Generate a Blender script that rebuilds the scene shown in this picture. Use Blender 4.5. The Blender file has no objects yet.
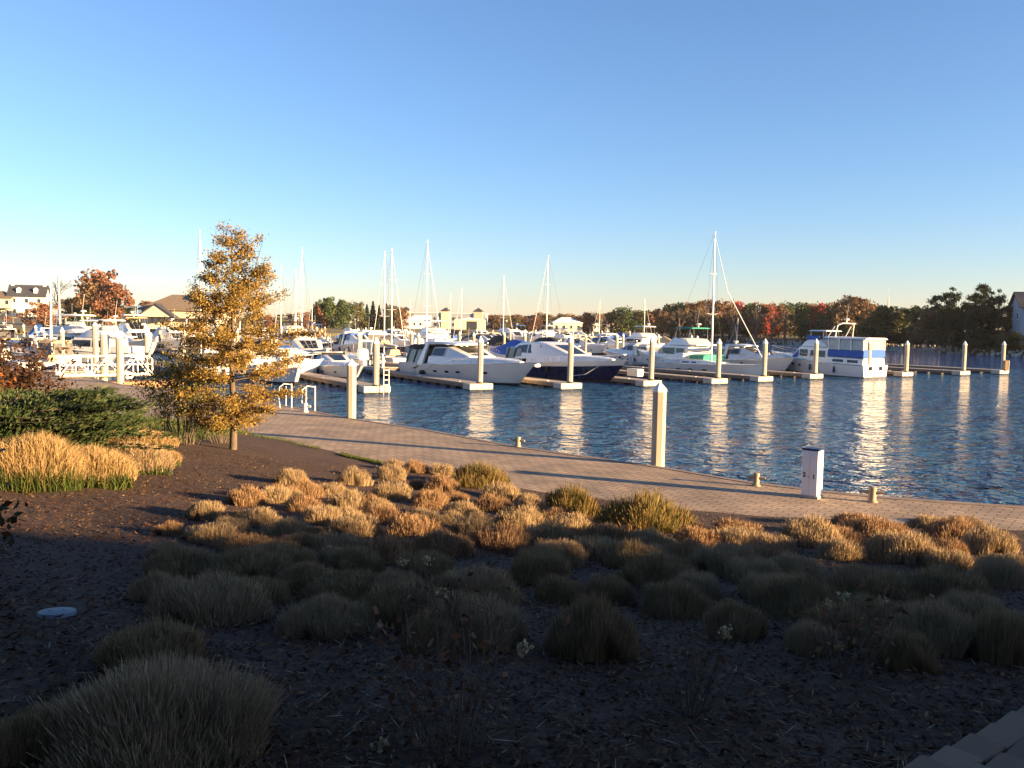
import bpy, math, random
import numpy as np
from mathutils import Matrix, Vector, Euler
R = math.radians
random.seed(7); rng = np.random.default_rng(7)
sc = bpy.context.scene
col = sc.collection

# ------------------------------------------------------------------ camera, sky, sun, exposure
CAM = Vector((0, 0, 5.0)); FPX = 850.0
ROT = Matrix.Rotation(R(86.0), 3, 'X') @ Matrix.Rotation(R(1.0), 3, 'Z')
cd = bpy.data.cameras.new('camera'); cam = bpy.data.objects.new('camera', cd); col.objects.link(cam)
cam.location = CAM; cam.rotation_euler = ROT.to_euler()
cd.sensor_width = 36; cd.lens = FPX / 1024 * 36; cd.clip_end = 8000; cd.clip_start = 0.05
sc.camera = cam

SUN_EL = 9.0; SUN_AZ = math.atan2(0.925, -0.37)          # azimuth clockwise from +Y
world = bpy.data.worlds.new('World'); sc.world = world; world.use_nodes = True
nt = world.node_tree; bg = nt.nodes['Background']
sky = nt.nodes.new('ShaderNodeTexSky'); sky.sky_type = 'NISHITA'; sky.sun_disc = False
sky.sun_elevation = R(SUN_EL); sky.sun_rotation = SUN_AZ
sky.altitude = 0; sky.air_density = 1.0; sky.dust_density = 0.2; sky.ozone_density = 5.0
wb = nt.nodes.new('ShaderNodeMix'); wb.data_type = 'RGBA'; wb.blend_type = 'MULTIPLY'; wb.inputs['Factor'].default_value = 1
wb.inputs['B'].default_value = (1.42, 1.02, .92, 1)           # the camera's warm white balance
nt.links.new(sky.outputs[0], wb.inputs['A']); nt.links.new(wb.outputs['Result'], bg.inputs[0]); bg.inputs[1].default_value = 0.069
sd = bpy.data.lights.new('sun', 'SUN'); so = bpy.data.objects.new('sun', sd); col.objects.link(so)
sd.energy = 5.0; sd.angle = R(0.5); sd.color = (1.0, 0.67, 0.33)
S = Vector((math.sin(SUN_AZ) * math.cos(R(SUN_EL)), math.cos(SUN_AZ) * math.cos(R(SUN_EL)), math.sin(R(SUN_EL))))
so.rotation_euler = S.to_track_quat('Z', 'Y').to_euler()
so.location = (60, -30, 40)
sc.view_settings.view_transform = 'Standard'; sc.view_settings.look = 'None'
sc.view_settings.gamma = 1; sc.view_settings.exposure = 2.25
sc.cycles.sample_clamp_indirect = 3.0; sc.cycles.max_bounces = 6; sc.cycles.use_denoising = True

# ------------------------------------------------------------------ helpers
def ray(x, y):
    return (ROT @ Vector(((x - 512) / FPX, -(y - 384) / FPX, -1))).normalized()
def at_z(x, y, z):
    d = ray(x, y); return CAM + d * ((z - CAM.z) / d.z)
def at_y(x, y, Y):
    d = ray(x, y); return CAM + d * (Y / d.y)
def px(p):
    q = ROT.transposed() @ (Vector(p) - CAM); return 512 + FPX * q.x / -q.z, 384 - FPX * q.y / -q.z

INNER = [(-60, 41), (-45, 40), (-30, 38), (-20, 36.3), (-14, 34), (-9.9, 30.9), (-7.4, 28.4), (-3.8, 24.4), (.67, 20.6), (4, 18.7), (10.4, 17.4), (20, 16.6), (40, 15.5)]
OUTER = [(-150, 112), (-60, 82), (-40, 68), (-29.5, 58.6), (-24.4, 52.6), (-18, 47.4), (-12, 42.4), (-9.9, 39.7), (-6.8, 36), (-3.1, 32.4), (.27, 28.4), (4.3, 24.9), (6.4, 22.6), (8, 21.5), (9.4, 20.8), (12.05, 20), (20, 19.2), (40, 18)]
def yin(X): return float(np.interp(X, [p[0] for p in INNER], [p[1] for p in INNER]))
def yout(X): return float(np.interp(X, [p[0] for p in OUTER], [p[1] for p in OUTER]))
def ground(X, Y):
    t = min(Y / yin(X), 1.0)
    z = 3.38 if t < 0 else 3.38 - 2.45 * t
    return z + 0.025 * math.sin(X * 1.9 + Y * .7) * math.sin(Y * 1.6 - X * .5)
def at_g(x, y):
    d = ray(x, y); t = 3.0
    for _ in range(4000):
        p = CAM + d * t
        if p.z <= ground(p.x, p.y): break
        t += 0.02
    return p

class MB:
    def __init__(s): s.v = []; s.f = []
    def add(s, v, f):
        n = len(s.v); s.v.extend([tuple(p) for p in v]); s.f.extend([tuple(n + i for i in q) for q in f]); return s
    def box(s, c, d, rz=0.0, bev=0.0):
        x, y, z = d[0] / 2, d[1] / 2, d[2] / 2; ca, sa = math.cos(rz), math.sin(rz)
        if bev <= 0:
            P = [(a * x, b * y, e * z) for e in (-1, 1) for a, b in ((-1, -1), (1, -1), (1, 1), (-1, 1))]
            F = [(3, 2, 1, 0), (4, 5, 6, 7), (0, 1, 5, 4), (1, 2, 6, 5), (2, 3, 7, 6), (3, 0, 4, 7)]
        else:
            P = []; b_ = bev
            for e, ins in ((-z, b_), (-z + b_, 0), (z - b_, 0), (z, b_)):
                xx, yy = x - ins, y - ins
                for a, b in ((-xx + (0 if ins else b_), -yy), (xx - (0 if ins else b_), -yy), (xx, -yy + (0 if ins else b_)), (xx, yy - (0 if ins else b_)), (xx - (0 if ins else b_), yy), (-xx + (0 if ins else b_), yy), (-xx, yy - (0 if ins else b_)), (-xx, -yy + (0 if ins else b_))):
                    P.append((a, b, e))
            F = [tuple(range(7, -1, -1)), tuple(range(24, 32))]
            for k in range(3):
                for i in range(8):
                    j = (i + 1) % 8; F.append((k * 8 + i, k * 8 + j, k * 8 + 8 + j, k * 8 + 8 + i))
        return s.add([(c[0] + p[0] * ca - p[1] * sa, c[1] + p[0] * sa + p[1] * ca, c[2] + p[2]) for p in P], F)
    def rings(s, rs, closed=True, caps=True):
        n = len(rs[0]); V = [p for r in rs for p in r]; F = []
        for k in range(len(rs) - 1):
            for i in range(n if closed else n - 1):
                j = (i + 1) % n; F.append((k * n + i, k * n + j, (k + 1) * n + j, (k + 1) * n + i))
        if caps and closed:
            F.append(tuple(range(n - 1, -1, -1))); F.append(tuple((len(rs) - 1) * n + i for i in range(n)))
        return s.add(V, F)
    def tube(s, p0, p1, r0, r1=None, n=6, caps=True):
        return s.path([p0, p1], [r0, r0 if r1 is None else r1], n, caps)
    def path(s, pts, rad, n=6, caps=True):
        pts = [Vector(p) for p in pts]
        if not hasattr(rad, '__len__'): rad = [rad] * len(pts)
        rs = []
        for i, p in enumerate(pts):
            d = (pts[min(i + 1, len(pts) - 1)] - pts[max(i - 1, 0)])
            d = d.normalized() if d.length > 1e-9 else Vector((0, 0, 1))
            a = d.cross(Vector((0, 0, 1)) if abs(d.z) < .95 else Vector((1, 0, 0))).normalized(); b = a.cross(d)
            rs.append([p + (a * math.cos(q) + b * math.sin(q)) * rad[i] for q in [2 * math.pi * k / n for k in range(n)]])
        return s.rings(rs, True, caps)
    def lathe(s, c, prof, n=16, rot=0):
        return s.rings([[(c[0] + r * math.cos(2 * math.pi * k / n + rot), c[1] + r * math.sin(2 * math.pi * k / n + rot), c[2] + z) for k in range(n)] for r, z in prof])
    def quad(s, *p): return s.add(p, [tuple(range(len(p)))])
    def prism(s, poly, y0, y1):        # polygon in x,z extruded along y
        n = len(poly)
        return s.rings([[(p[0], y0, p[1]) for p in poly], [(p[0], y1, p[1]) for p in poly]])
    def build(s, name, mat, parent=None, smooth=None):
        me = bpy.data.meshes.new(name); me.from_pydata(s.v, [], s.f); me.update()
        if mat: me.materials.append(mat)
        if smooth is not None:
            me.polygons.foreach_set('use_smooth', [True] * len(me.polygons)); me.set_sharp_from_angle(angle=R(smooth))
        o = bpy.data.objects.new(name, me); col.objects.link(o)
        if parent: o.parent = parent
        return o

def npmesh(name, V, F, mat, parent=None):
    """V (n,3), F: list of (m,k) index arrays"""
    me = bpy.data.meshes.new(name)
    nl = sum(f.size for f in F); npoly = sum(len(f) for f in F)
    me.vertices.add(len(V)); me.vertices.foreach_set('co', np.asarray(V, np.float32).ravel())
    me.loops.add(nl); me.loops.foreach_set('vertex_index', np.concatenate([f.ravel() for f in F]).astype(np.int32))
    tot = np.concatenate([np.full(len(f), f.shape[1]) for f in F]).astype(np.int32)
    st = np.concatenate([[0], np.cumsum(tot)[:-1]]).astype(np.int32)
    me.polygons.add(npoly); me.polygons.foreach_set('loop_start', st); me.polygons.foreach_set('loop_total', tot)
    me.update(calc_edges=True); me.validate()
    if mat: me.materials.append(mat)
    o = bpy.data.objects.new(name, me); col.objects.link(o)
    if parent: o.parent = parent
    return o

def empty(name, loc=(0, 0, 0), rz=0):
    o = bpy.data.objects.new(name, None); col.objects.link(o); o.location = loc; o.rotation_euler = (0, 0, rz); o.empty_display_size = .3
    return o
def tag(o, label=None, cat=None, group=None, kind=None):
    if label: o['label'] = label
    if cat: o['category'] = cat
    if group: o['group'] = group
    if kind: o['kind'] = kind
    return o
KIDS = {}
def kids(o):
    return [c for c in col.objects if c.parent == o] if o.name not in KIDS else KIDS[o.name]
def copy_tree(o, parent=None):
    ks = KIDS.get(o.name)
    if ks is None: ks = KIDS[o.name] = [c for c in col.objects if c.parent == o]
    c = o.copy(); col.objects.link(c); c.parent = parent
    KIDS[c.name] = [copy_tree(k, c) for k in ks]
    return c
class Proto:
    def __init__(s, root): s.root = root; s.used = False; s.src = None
    def place(s, loc, rz=0, sca=1.0, mats=None):
        if not s.used: o = s.root; s.used = True
        else: o = copy_tree(s.root)
        o.location = loc; o.rotation_euler = (0, 0, rz); o.scale = (sca, sca, sca) if not hasattr(sca, '__len__') else sca
        o['m'] = 1; del o['m']
        if mats is not None:
            if o.name not in KIDS: KIDS[o.name] = [c for c in col.objects if c.parent == o]
            todo = list(KIDS[o.name]) + [o]
            for k in list(KIDS[o.name]): todo += KIDS.get(k.name, [])
            for k in todo:
                m = mats.get(k.name.split('.')[0])
                if m and k.type == 'MESH':
                    k.material_slots[0].link = 'OBJECT'; k.material_slots[0].material = m
        return o
ONES = 'zeroth first second third fourth fifth sixth seventh eighth ninth tenth eleventh twelfth thirteenth fourteenth fifteenth sixteenth seventeenth eighteenth nineteenth twentieth'.split()
TENS = ['', '', 'twenty', 'thirty', 'forty', 'fifty']
def ordw(n):
    if n <= 20: return ONES[n]
    return TENS[n // 10] + '-' + ONES[n % 10] if n % 10 else TENS[n // 10][:-1] + 'ieth'
LAB = []          # (object, phrase) waiting for an ordinal among those that share a phrase
def later(o, phrase, cat, group):
    tag(o, phrase, cat, group); LAB.append((o, phrase))
def number_labels():
    by = {}
    for o, p in LAB: by.setdefault(p, []).append(o)
    for p, os_ in by.items():
        if len(os_) == 1: continue
        os_.sort(key=lambda o: px(o.location)[0])
        for i, o in enumerate(os_):
            o['label'] = p + (', leftmost' if i == 0 else ', rightmost' if i == len(os_) - 1 else ', %s from left' % ordw(i + 1))

# ------------------------------------------------------------------ materials
def M(name, c, rough=.6, var=.12, scale=4.0, bump=0.0, bscale=30.0, metal=0.0, coat=0.0, stretch=(1, 1, 1)):
    m = bpy.data.materials.new(name); m.use_nodes = True; t = m.node_tree; b = t.nodes['Principled BSDF']
    b.inputs['Roughness'].default_value = rough; b.inputs['Metallic'].default_value = metal
    if coat: b.inputs['Coat Weight'].default_value = coat
    tc = t.nodes.new('ShaderNodeTexCoord'); mp = t.nodes.new('ShaderNodeMapping'); mp.inputs['Scale'].default_value = stretch
    t.links.new(tc.outputs['Object'], mp.inputs['Vector'])
    n = t.nodes.new('ShaderNodeTexNoise'); n.inputs['Scale'].default_value = scale; n.inputs['Detail'].default_value = 5
    t.links.new(mp.outputs[0], n.inputs['Vector'])
    cr = t.nodes.new('ShaderNodeValToRGB'); e = cr.color_ramp.elements
    e[0].position = .3; e[1].position = .7
    e[0].color = (*[x * (1 - var) for x in c], 1); e[1].color = (*[min(1, x * (1 + var)) for x in c], 1)
    t.links.new(n.outputs['Fac'], cr.inputs[0]); t.links.new(cr.outputs[0], b.inputs['Base Color'])
    if bump:
        n2 = t.nodes.new('ShaderNodeTexNoise'); n2.inputs['Scale'].default_value = bscale; n2.inputs['Detail'].default_value = 4
        t.links.new(mp.outputs[0], n2.inputs['Vector'])
        bp = t.nodes.new('ShaderNodeBump'); bp.inputs['Strength'].default_value = .6; bp.inputs['Distance'].default_value = bump
        t.links.new(n2.outputs['Fac'], bp.inputs['Height']); t.links.new(bp.outputs[0], b.inputs['Normal'])
    return m
def LM(name, cols, rough=.75, transl=.25):
    m = bpy.data.materials.new(name); m.use_nodes = True; t = m.node_tree; b = t.nodes['Principled BSDF']
    b.inputs['Roughness'].default_value = rough; b.inputs['Specular IOR Level'].default_value = .25
    g = t.nodes.new('ShaderNodeNewGeometry'); cr = t.nodes.new('ShaderNodeValToRGB')
    while len(cr.color_ramp.elements) < len(cols): cr.color_ramp.elements.new(.5)
    for i, c in enumerate(cols):
        cr.color_ramp.elements[i].position = i / max(1, len(cols) - 1); cr.color_ramp.elements[i].color = (*c, 1)
    t.links.new(g.outputs['Random Per Island'], cr.inputs[0]); t.links.new(cr.outputs[0], b.inputs['Base Color'])
    if transl:
        tr = t.nodes.new('ShaderNodeBsdfTranslucent'); t.links.new(cr.outputs[0], tr.inputs[0])
        mx = t.nodes.new('ShaderNodeMixShader'); mx.inputs[0].default_value = transl
        t.links.new(b.outputs[0], mx.inputs[1]); t.links.new(tr.outputs[0], mx.inputs[2])
        t.links.new(mx.outputs[0], t.nodes['Material Output'].inputs['Surface'])
    return m
def water_mat():
    m = bpy.data.materials.new('harbour_water'); m.use_nodes = True; t = m.node_tree; b = t.nodes['Principled BSDF']
    b.inputs['Base Color'].default_value = (.026, .110, .240, 1); b.inputs['Roughness'].default_value = .05; b.inputs['IOR'].default_value = 1.33
    tc = t.nodes.new('ShaderNodeTexCoord'); prev = None
    for sx, sy, scl, dist in ((.75, 1.0, .6, 2.3), (.8, 1.0, 1.9, .85), (.9, 1.0, 5.5, .17), (1, 1, .07, 2.4)):
        mp = t.nodes.new('ShaderNodeMapping'); mp.inputs['Scale'].default_value = (sx, sy, 1); mp.inputs['Rotation'].default_value = (0, 0, R(-12))
        t.links.new(tc.outputs['Object'], mp.inputs['Vector'])
        n = t.nodes.new('ShaderNodeTexNoise'); n.inputs['Scale'].default_value = scl; n.inputs['Detail'].default_value = 2.5; n.inputs['Distortion'].default_value = .4
        t.links.new(mp.outputs[0], n.inputs['Vector'])
        bp = t.nodes.new('ShaderNodeBump'); bp.inputs['Distance'].default_value = dist; bp.inputs['Strength'].default_value = 1
        t.links.new(n.outputs['Fac'], bp.inputs['Height'])
        if prev: t.links.new(prev.outputs[0], bp.inputs['Normal'])
        prev = bp
    t.links.new(prev.outputs[0], b.inputs['Normal'])
    return m
def brick_mat(name, c1, c2, mortar, bw, bh, rot=0, ms=.012):
    m = bpy.data.materials.new(name); m.use_nodes = True; t = m.node_tree; b = t.nodes['Principled BSDF']; b.inputs['Roughness'].default_value = .85
    tc = t.nodes.new('ShaderNodeTexCoord'); mp = t.nodes.new('ShaderNodeMapping'); mp.inputs['Rotation'].default_value = (0, 0, rot)
    t.links.new(tc.outputs['Object'], mp.inputs['Vector'])
    br = t.nodes.new('ShaderNodeTexBrick'); br.inputs['Scale'].default_value = 1; br.inputs['Brick Width'].default_value = bw; br.inputs['Row Height'].default_value = bh
    br.inputs['Mortar Size'].default_value = ms; br.inputs['Color1'].default_value = (*c1, 1); br.inputs['Color2'].default_value = (*c2, 1); br.inputs['Mortar'].default_value = (*mortar, 1); br.inputs['Bias'].default_value = 0
    t.links.new(mp.outputs[0], br.inputs['Vector'])
    n = t.nodes.new('ShaderNodeTexNoise'); n.inputs['Scale'].default_value = .8; n.inputs['Detail'].default_value = 6; t.links.new(tc.outputs['Object'], n.inputs['Vector'])
    cr = t.nodes.new('ShaderNodeValToRGB'); cr.color_ramp.elements[0].position = .3; cr.color_ramp.elements[0].color = (.62, .62, .64, 1); cr.color_ramp.elements[1].position = .7; cr.color_ramp.elements[1].color = (1.12, 1.08, 1.05, 1)
    t.links.new(n.outputs['Fac'], cr.inputs[0])
    mx = t.nodes.new('ShaderNodeMix'); mx.data_type = 'RGBA'; mx.blend_type = 'MULTIPLY'; mx.inputs['Factor'].default_value = 1
    t.links.new(br.outputs['Color'], mx.inputs['A']); t.links.new(cr.outputs[0], mx.inputs['B']); t.links.new(mx.outputs['Result'], b.inputs['Base Color'])
    bp = t.nodes.new('ShaderNodeBump'); bp.inputs['Distance'].default_value = .006; bp.invert = True; t.links.new(br.outputs['Fac'], bp.inputs['Height']); t.links.new(bp.outputs[0], b.inputs['Normal'])
    return m

m_water = water_mat()
m_brick = brick_mat('brick_pavers', (.46, .34, .225), (.34, .25, .165), (.15, .115, .08), .4, .2, R(38), .018)
m_mulch = M('dark_bark_mulch', (.050, .021, .009), .95, .6, 14, .05, 45)
m_chip = LM('bark_chips', [(.020, .009, .005), (.058, .026, .012), (.095, .045, .021), (.035, .016, .008), (.18, .105, .05)], .85, 0)
m_straw = LM('dry_straw', [(.25, .19, .11), (.34, .27, .16), (.18, .13, .08)], .8, .1)
m_land = M('dry_shore_grass', (.10, .085, .04), .95, .4, .15)
m_conc = M('pale_concrete', (.46, .42, .35), .8, .12, 3, .004, 40)
m_seawall = M('seawall_concrete', (.24, .18, .135), .85, .2, 2, .01, 15)
m_pile = M('cream_concrete_pile', (.42, .375, .29), .7, .20, 2.0, .003, 30, stretch=(1, 1, .25))
m_cap = M('white_pile_cap', (.80, .79, .76), .5, .05)
m_dock = M('grey_dock_deck', (.34, .28, .22), .85, .15, 2, .004, 30)
m_fascia = M('brown_dock_side', (.17, .13, .10), .85, .25, 3, .004, 20)
m_float = M('black_dock_float', (.012, .012, .013), .6, .2)
m_white = M('white_gelcoat', (.72, .70, .66), .28, .04, .6, coat=.3)
m_offw = M('cream_gelcoat', (.70, .66, .57), .35, .06, .6)
m_navy = M('navy_gelcoat', (.006, .010, .055), .15, .1, .6, coat=.5)
m_grayhull = M('grey_gelcoat', (.32, .33, .35), .35, .06)
m_redhull = M('maroon_hull', (.16, .03, .025), .3, .1)
m_antif = M('black_bottom_paint', (.012, .012, .014), .6, .2)
m_glass = M('tinted_glass', (.012, .014, .017), .06, .2)
m_clear = M('clear_vinyl', (.26, .29, .32), .12, .15, 2)
m_vinyl = M('smoked_vinyl', (.12, .12, .115), .15, .3, 1.5)
m_steel = M('stainless_steel', (.62, .61, .58), .22, .05, metal=.9)
m_alu = M('pale_spar_aluminium', (.66, .64, .60), .4, .05, metal=.25)
m_wire = M('dark_rigging', (.10, .095, .09), .5, .1)
m_blkcv = M('black_canvas', (.014, .014, .016), .85, .2)
m_blue = M('royal_blue_canvas', (.015, .09, .36), .8, .15)
m_green = M('teal_green_canvas', (.01, .22, .17), .8, .12)
m_tan = M('tan_canvas', (.42, .32, .20), .85, .12)
m_whcv = M('white_canvas', (.72, .71, .68), .8, .08)
m_teak = M('teak_trim', (.24, .13, .06), .6, .2)
m_red = M('red_canvas', (.33, .04, .03), .8, .15)
m_trunk = M('grey_brown_bark', (.10, .075, .055), .9, .3, 6, .02, 25)
m_darktr = M('dark_bark', (.05, .042, .035), .9, .3, 5)
m_wallw = M('white_clapboard', (.74, .72, .68), .7, .05, 1)
m_wally = M('cream_clapboard', (.66, .58, .40), .7, .05, 1)
m_wallg = M('grey_blue_siding', (.30, .33, .38), .75, .06, 1)
m_walls = M('beige_stone_wall', (.50, .42, .30), .8, .1, 1)
m_brickw = M('brown_brick_wall', (.15, .10, .075), .85, .15, 2)
m_roofd = M('charcoal_shingles', (.035, .038, .05), .85, .2, 2)
m_roofb = M('brown_shingles', (.16, .12, .085), .85, .2, 2)
m_roofbl = M('blue_metal_roof', (.16, .27, .42), .5, .08)
m_win = M('dark_window', (.03, .035, .045), .1, .2)
m_rock = M('grey_riprap', (.42, .40, .37), .9, .35, 2, .03, 8)
m_mastb = M('painted_black', (.02, .02, .02), .4, .1)
m_algae = M('dark_waterline_stain', (.045, .04, .028), .8, .4, 5)
m_ped = M('bright_white_enamel', (.84, .84, .84), .35, .03)
m_lid = M('dark_blue_lid', (.015, .03, .09), .4, .1)
m_valve = M('grey_blue_valve_cover', (.13, .17, .21), .6, .1)
m_bronze = M('galvanised_cast', (.30, .25, .18), .5, .15, 5)
m_paver = LM('brown_concrete_pavers', [(.15, .10, .062), (.20, .14, .09), (.17, .11, .07), (.12, .085, .055)], .85, 0)
m_numb = M('navy_number_paint', (.01, .015, .05), .5, .1)

f_oak = LM('oak_autumn_leaves', [(.15, .105, .022), (.34, .19, .042), (.40, .25, .065), (.19, .15, .035), (.43, .29, .095), (.11, .095, .022)], .7, .4)
f_under = LM('olive_yellow_leaves', [(.09, .10, .025), (.15, .14, .03), (.065, .08, .02), (.21, .165, .04), (.10, .075, .02)], .7, .3)
f_redb = LM('maroon_leaves', [(.04, .02, .013), (.065, .03, .016), (.035, .02, .013), (.10, .045, .02), (.03, .024, .015)], .7, .2)
f_orange = LM('orange_leaves', [(.30, .09, .02), (.36, .12, .03), (.22, .07, .02)], .7, .3)
f_jun = LM('juniper_needles', [(.022, .045, .016), (.05, .075, .025), (.03, .055, .02), (.09, .10, .035)], .75, .1)
f_dark = LM('dark_evergreen', [(.012, .030, .012), (.022, .042, .016), (.016, .034, .013)], .8, .08)
f_grassy = LM('green_blades', [(.05, .08, .016), (.085, .115, .026), (.035, .06, .014), (.14, .13, .04)], .7, .25)
C_RED = LM('scarlet_crown', [(.42, .05, .035), (.48, .08, .045), (.30, .05, .035)], .8, .25)
C_RUST = LM('rust_crown', [(.20, .085, .045), (.25, .115, .06), (.14, .07, .04)], .8, .2)
C_BROWN = LM('brown_crown', [(0.160, 0.096, 0.048), (0.224, 0.136, 0.064), (0.120, 0.080, 0.045)], .8, .2)
C_OLIVE = LM('olive_crown', [(0.096, 0.088, 0.032), (0.144, 0.128, 0.045), (0.072, 0.080, 0.029)], .8, .2)
C_GREEN = LM('green_crown', [(0.045, 0.075, 0.022), (0.075, 0.105, 0.030), (0.038, 0.060, 0.021)], .8, .15)
C_BARE = LM('bare_twigs', [(.13, .095, .07), (.17, .12, .09), (.09, .07, .055)], .9, 0)
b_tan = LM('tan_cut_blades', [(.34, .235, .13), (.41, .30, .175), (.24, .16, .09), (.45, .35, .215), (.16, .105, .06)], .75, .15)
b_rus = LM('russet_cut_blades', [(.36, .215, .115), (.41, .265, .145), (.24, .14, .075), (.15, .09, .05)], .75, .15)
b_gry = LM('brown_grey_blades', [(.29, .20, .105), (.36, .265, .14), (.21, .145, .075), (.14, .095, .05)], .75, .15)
b_straw = LM('straw_plumes', [(.40, .275, .125), (.47, .34, .165), (.31, .20, .085), (.43, .32, .17)], .75, .25)
b_mix = LM('green_russet_blades', [(.10, .11, .03), (.20, .14, .045), (.28, .16, .06), (.08, .09, .025), (.24, .17, .06)], .75, .2)
# ------------------------------------------------------------------ setting
wm = MB(); wm.quad((-3000, -40, 0), (3000, -40, 0), (3000, 6000, 0), (-3000, 6000, 0))
tag(wm.build('water', m_water), kind='structure')

def strip(name, xs, f0, f1, z, mat, nseg=6):
    mb = MB(); V = []; F = []
    for x in xs:
        for k in range(nseg + 1):
            V.append((x, f0(x) + (f1(x) - f0(x)) * k / nseg, z))
    for i in range(len(xs) - 1):
        for k in range(nseg):
            a = i * (nseg + 1) + k; F.append((a, a + nseg + 1, a + nseg + 2, a + 1))
    mb.add(V, F); return tag(mb.build(name, mat), kind='structure')
XS = [-150, -100, -60, -50] + [x * .5 for x in range(-80, 81)]
strip('promenade', XS, lambda x: yin(x) - .8, lambda x: yout(x) - .28, .90, m_brick)
# coping and seawall follow the outer edge
mb = MB()
rs = []
for x in XS:
    y = yout(x); rs.append([(x, y - .30, .86), (x, y - .30, .915), (x, y - .01, .915), (x, y, .90), (x, y, -1.5), (x, y - .3, -1.5)])
mb.rings(rs); tag(mb.build('seawall', m_seawall), kind='structure')
# planting bed terrain
mb = MB(); V = []; F = []
xs = [-60, -50] + [x * .4 for x in range(-100, 101)] + [45, 60]; ts = [-.9, -.6, -.3] + [k / 60 for k in range(0, 61)]
rb = random.Random(3)
for x in xs:
    for t in ts:
        Y = t * yin(x); z = ground(x, Y) + (rb.uniform(-.02, .02) if 0 < t < .99 else 0)
        V.append((x, Y, z))
    V.append((x, yin(x) + .02, .80))
n = len(ts) + 1
for i in range(len(xs) - 1):
    for k in range(n - 1):
        a = i * n + k; F.append((a, a + n, a + n + 1, a + 1))
mb.add(V, F); tag(mb.build('ground', m_mulch, smooth=60), kind='structure')

def scatter_quads(name, pts, l, w, mat, up=.15, curl=0):
    n = len(pts); P = np.array(pts); a = rng.uniform(0, 6.283, n); L = l * rng.uniform(.4, 1.3, n); W = w * rng.uniform(.6, 1.3, n); s = rng.uniform(-up, up, n)
    d = np.stack([np.cos(a), np.sin(a), s], 1); e = np.stack([-np.sin(a), np.cos(a), rng.uniform(-up * 2, up * 2, n)], 1)
    L = L[:, None]; W = W[:, None]
    V = np.stack([P - d * L, P - e * W * .8 - d * L * .2, P + d * L, P + e * W], 1).reshape(-1, 3)
    F = np.arange(n * 4).reshape(n, 4)
    return npmesh(name, V, [F], mat)
VC = at_g(57, 614)
pts = []
rc = random.Random(5)
for _ in range(90000):
    Y = 2.2 + 20 * rc.random() ** 2.0; X = rc.uniform(-.72, .72) * Y
    if Y < yin(X) - .1 and math.hypot(X - VC.x, Y - VC.y) > .2: pts.append((X, Y, ground(X, Y) + rc.uniform(.004, .03)))
tag(scatter_quads('bark_chips', pts, .028, .009, m_chip, .55), 'loose dark bark chips covering the planting bed', 'mulch', kind='stuff')
pts = []
for _ in range(1500):
    Y = 2.4 + 15 * rc.random() ** 1.6; X = rc.uniform(-.72, .72) * Y
    if Y < yin(X) - .1 and math.hypot(X - VC.x, Y - VC.y) > .2: pts.append((X, Y, ground(X, Y) + rc.uniform(.02, .04)))
tag(scatter_quads('straw_litter', pts, .075, .0035, m_straw, .2), 'scattered pale dry straw stalks lying on the bark mulch', 'straw litter', kind='stuff')

# footpath of concrete pavers at the lower right
A = at_g(918, 770); B = at_g(1040, 706); e = (B - A); e.z = 0; e.normalize(); nrm = Vector((e.y, -e.x, 0))
mb = MB(); base = MB()
for i in range(-10, 10):
    for j in range(8):
        off = .0 if j % 2 else .14
        c = A + e * (i * .29 + off) + nrm * (.105 + j * .2)
        z = ground(c.x, c.y) + .035 + rc.uniform(-.004, .004)
        mb.box((c.x, c.y, z), (.266, .18, .05), math.atan2(e.y, e.x) + rc.uniform(-.012, .012), bev=.008)
tag(mb.build('footpath', m_paver), kind='structure')

# grass edging between the mulch and the pavers
def blades(name, pts, h, w, mat, lean=.3, parent=None, spread=None):
    P = np.array(pts, float); n = len(P); a = rng.uniform(0, 6.283, n); H = h * rng.uniform(.55, 1.2, n)
    d = np.stack([np.cos(a), np.sin(a), 0 * a], 1); ln = (lean * rng.uniform(0, 1.3, n))[:, None]
    if spread is not None: d = d * .5 + spread; 
    H_ = H[:, None]; up = np.array([0, 0, 1.0])
    b = rng.uniform(0, 6.283, n); e = np.stack([np.cos(b), np.sin(b), 0 * b], 1) * (w * rng.uniform(.6, 1.2, n))[:, None] / 2
    mid = P + up * H_ * .55 + d * H_ * ln * .35; tip = P + up * H_ * (1 - .25 * np.minimum(ln, 1.2)) + d * H_ * ln
    V = np.stack([P - e, P + e, mid - e * .9, mid + e * .9, tip], 1).reshape(-1, 3)
    k = np.arange(n)[:, None] * 5
    return npmesh(name, V, [k + np.array([0, 1, 3, 2]), k + np.array([2, 3, 4])], mat, parent)
pts = []
for _ in range(4200):
    X = rc.choice([rc.uniform(-16, -6.0), rc.uniform(-5.2, -3.6)]); Y = yin(X) - rc.uniform(-.05, .45) * (1.0 if X > -7 else 1.6)
    pts.append((X, Y, ground(X, Y) - .01))
tag(blades('grass_edging', pts, .10, .012, f_grassy, .6), 'thin green grass edging between the mulch and brick promenade', 'grass', kind='stuff')
pts = []
for _ in range(9000):
    X = rc.uniform(-17, -9.3); Y = rc.uniform(.70, 1.0) * yin(X) - .2
    pts.append((X, Y, ground(X, Y) - .01))
tag(blades('rough_grass', pts, .30, .014, f_grassy, .6), 'rough green and yellow grass around the stems behind the young oak', 'grass', kind='stuff')

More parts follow.
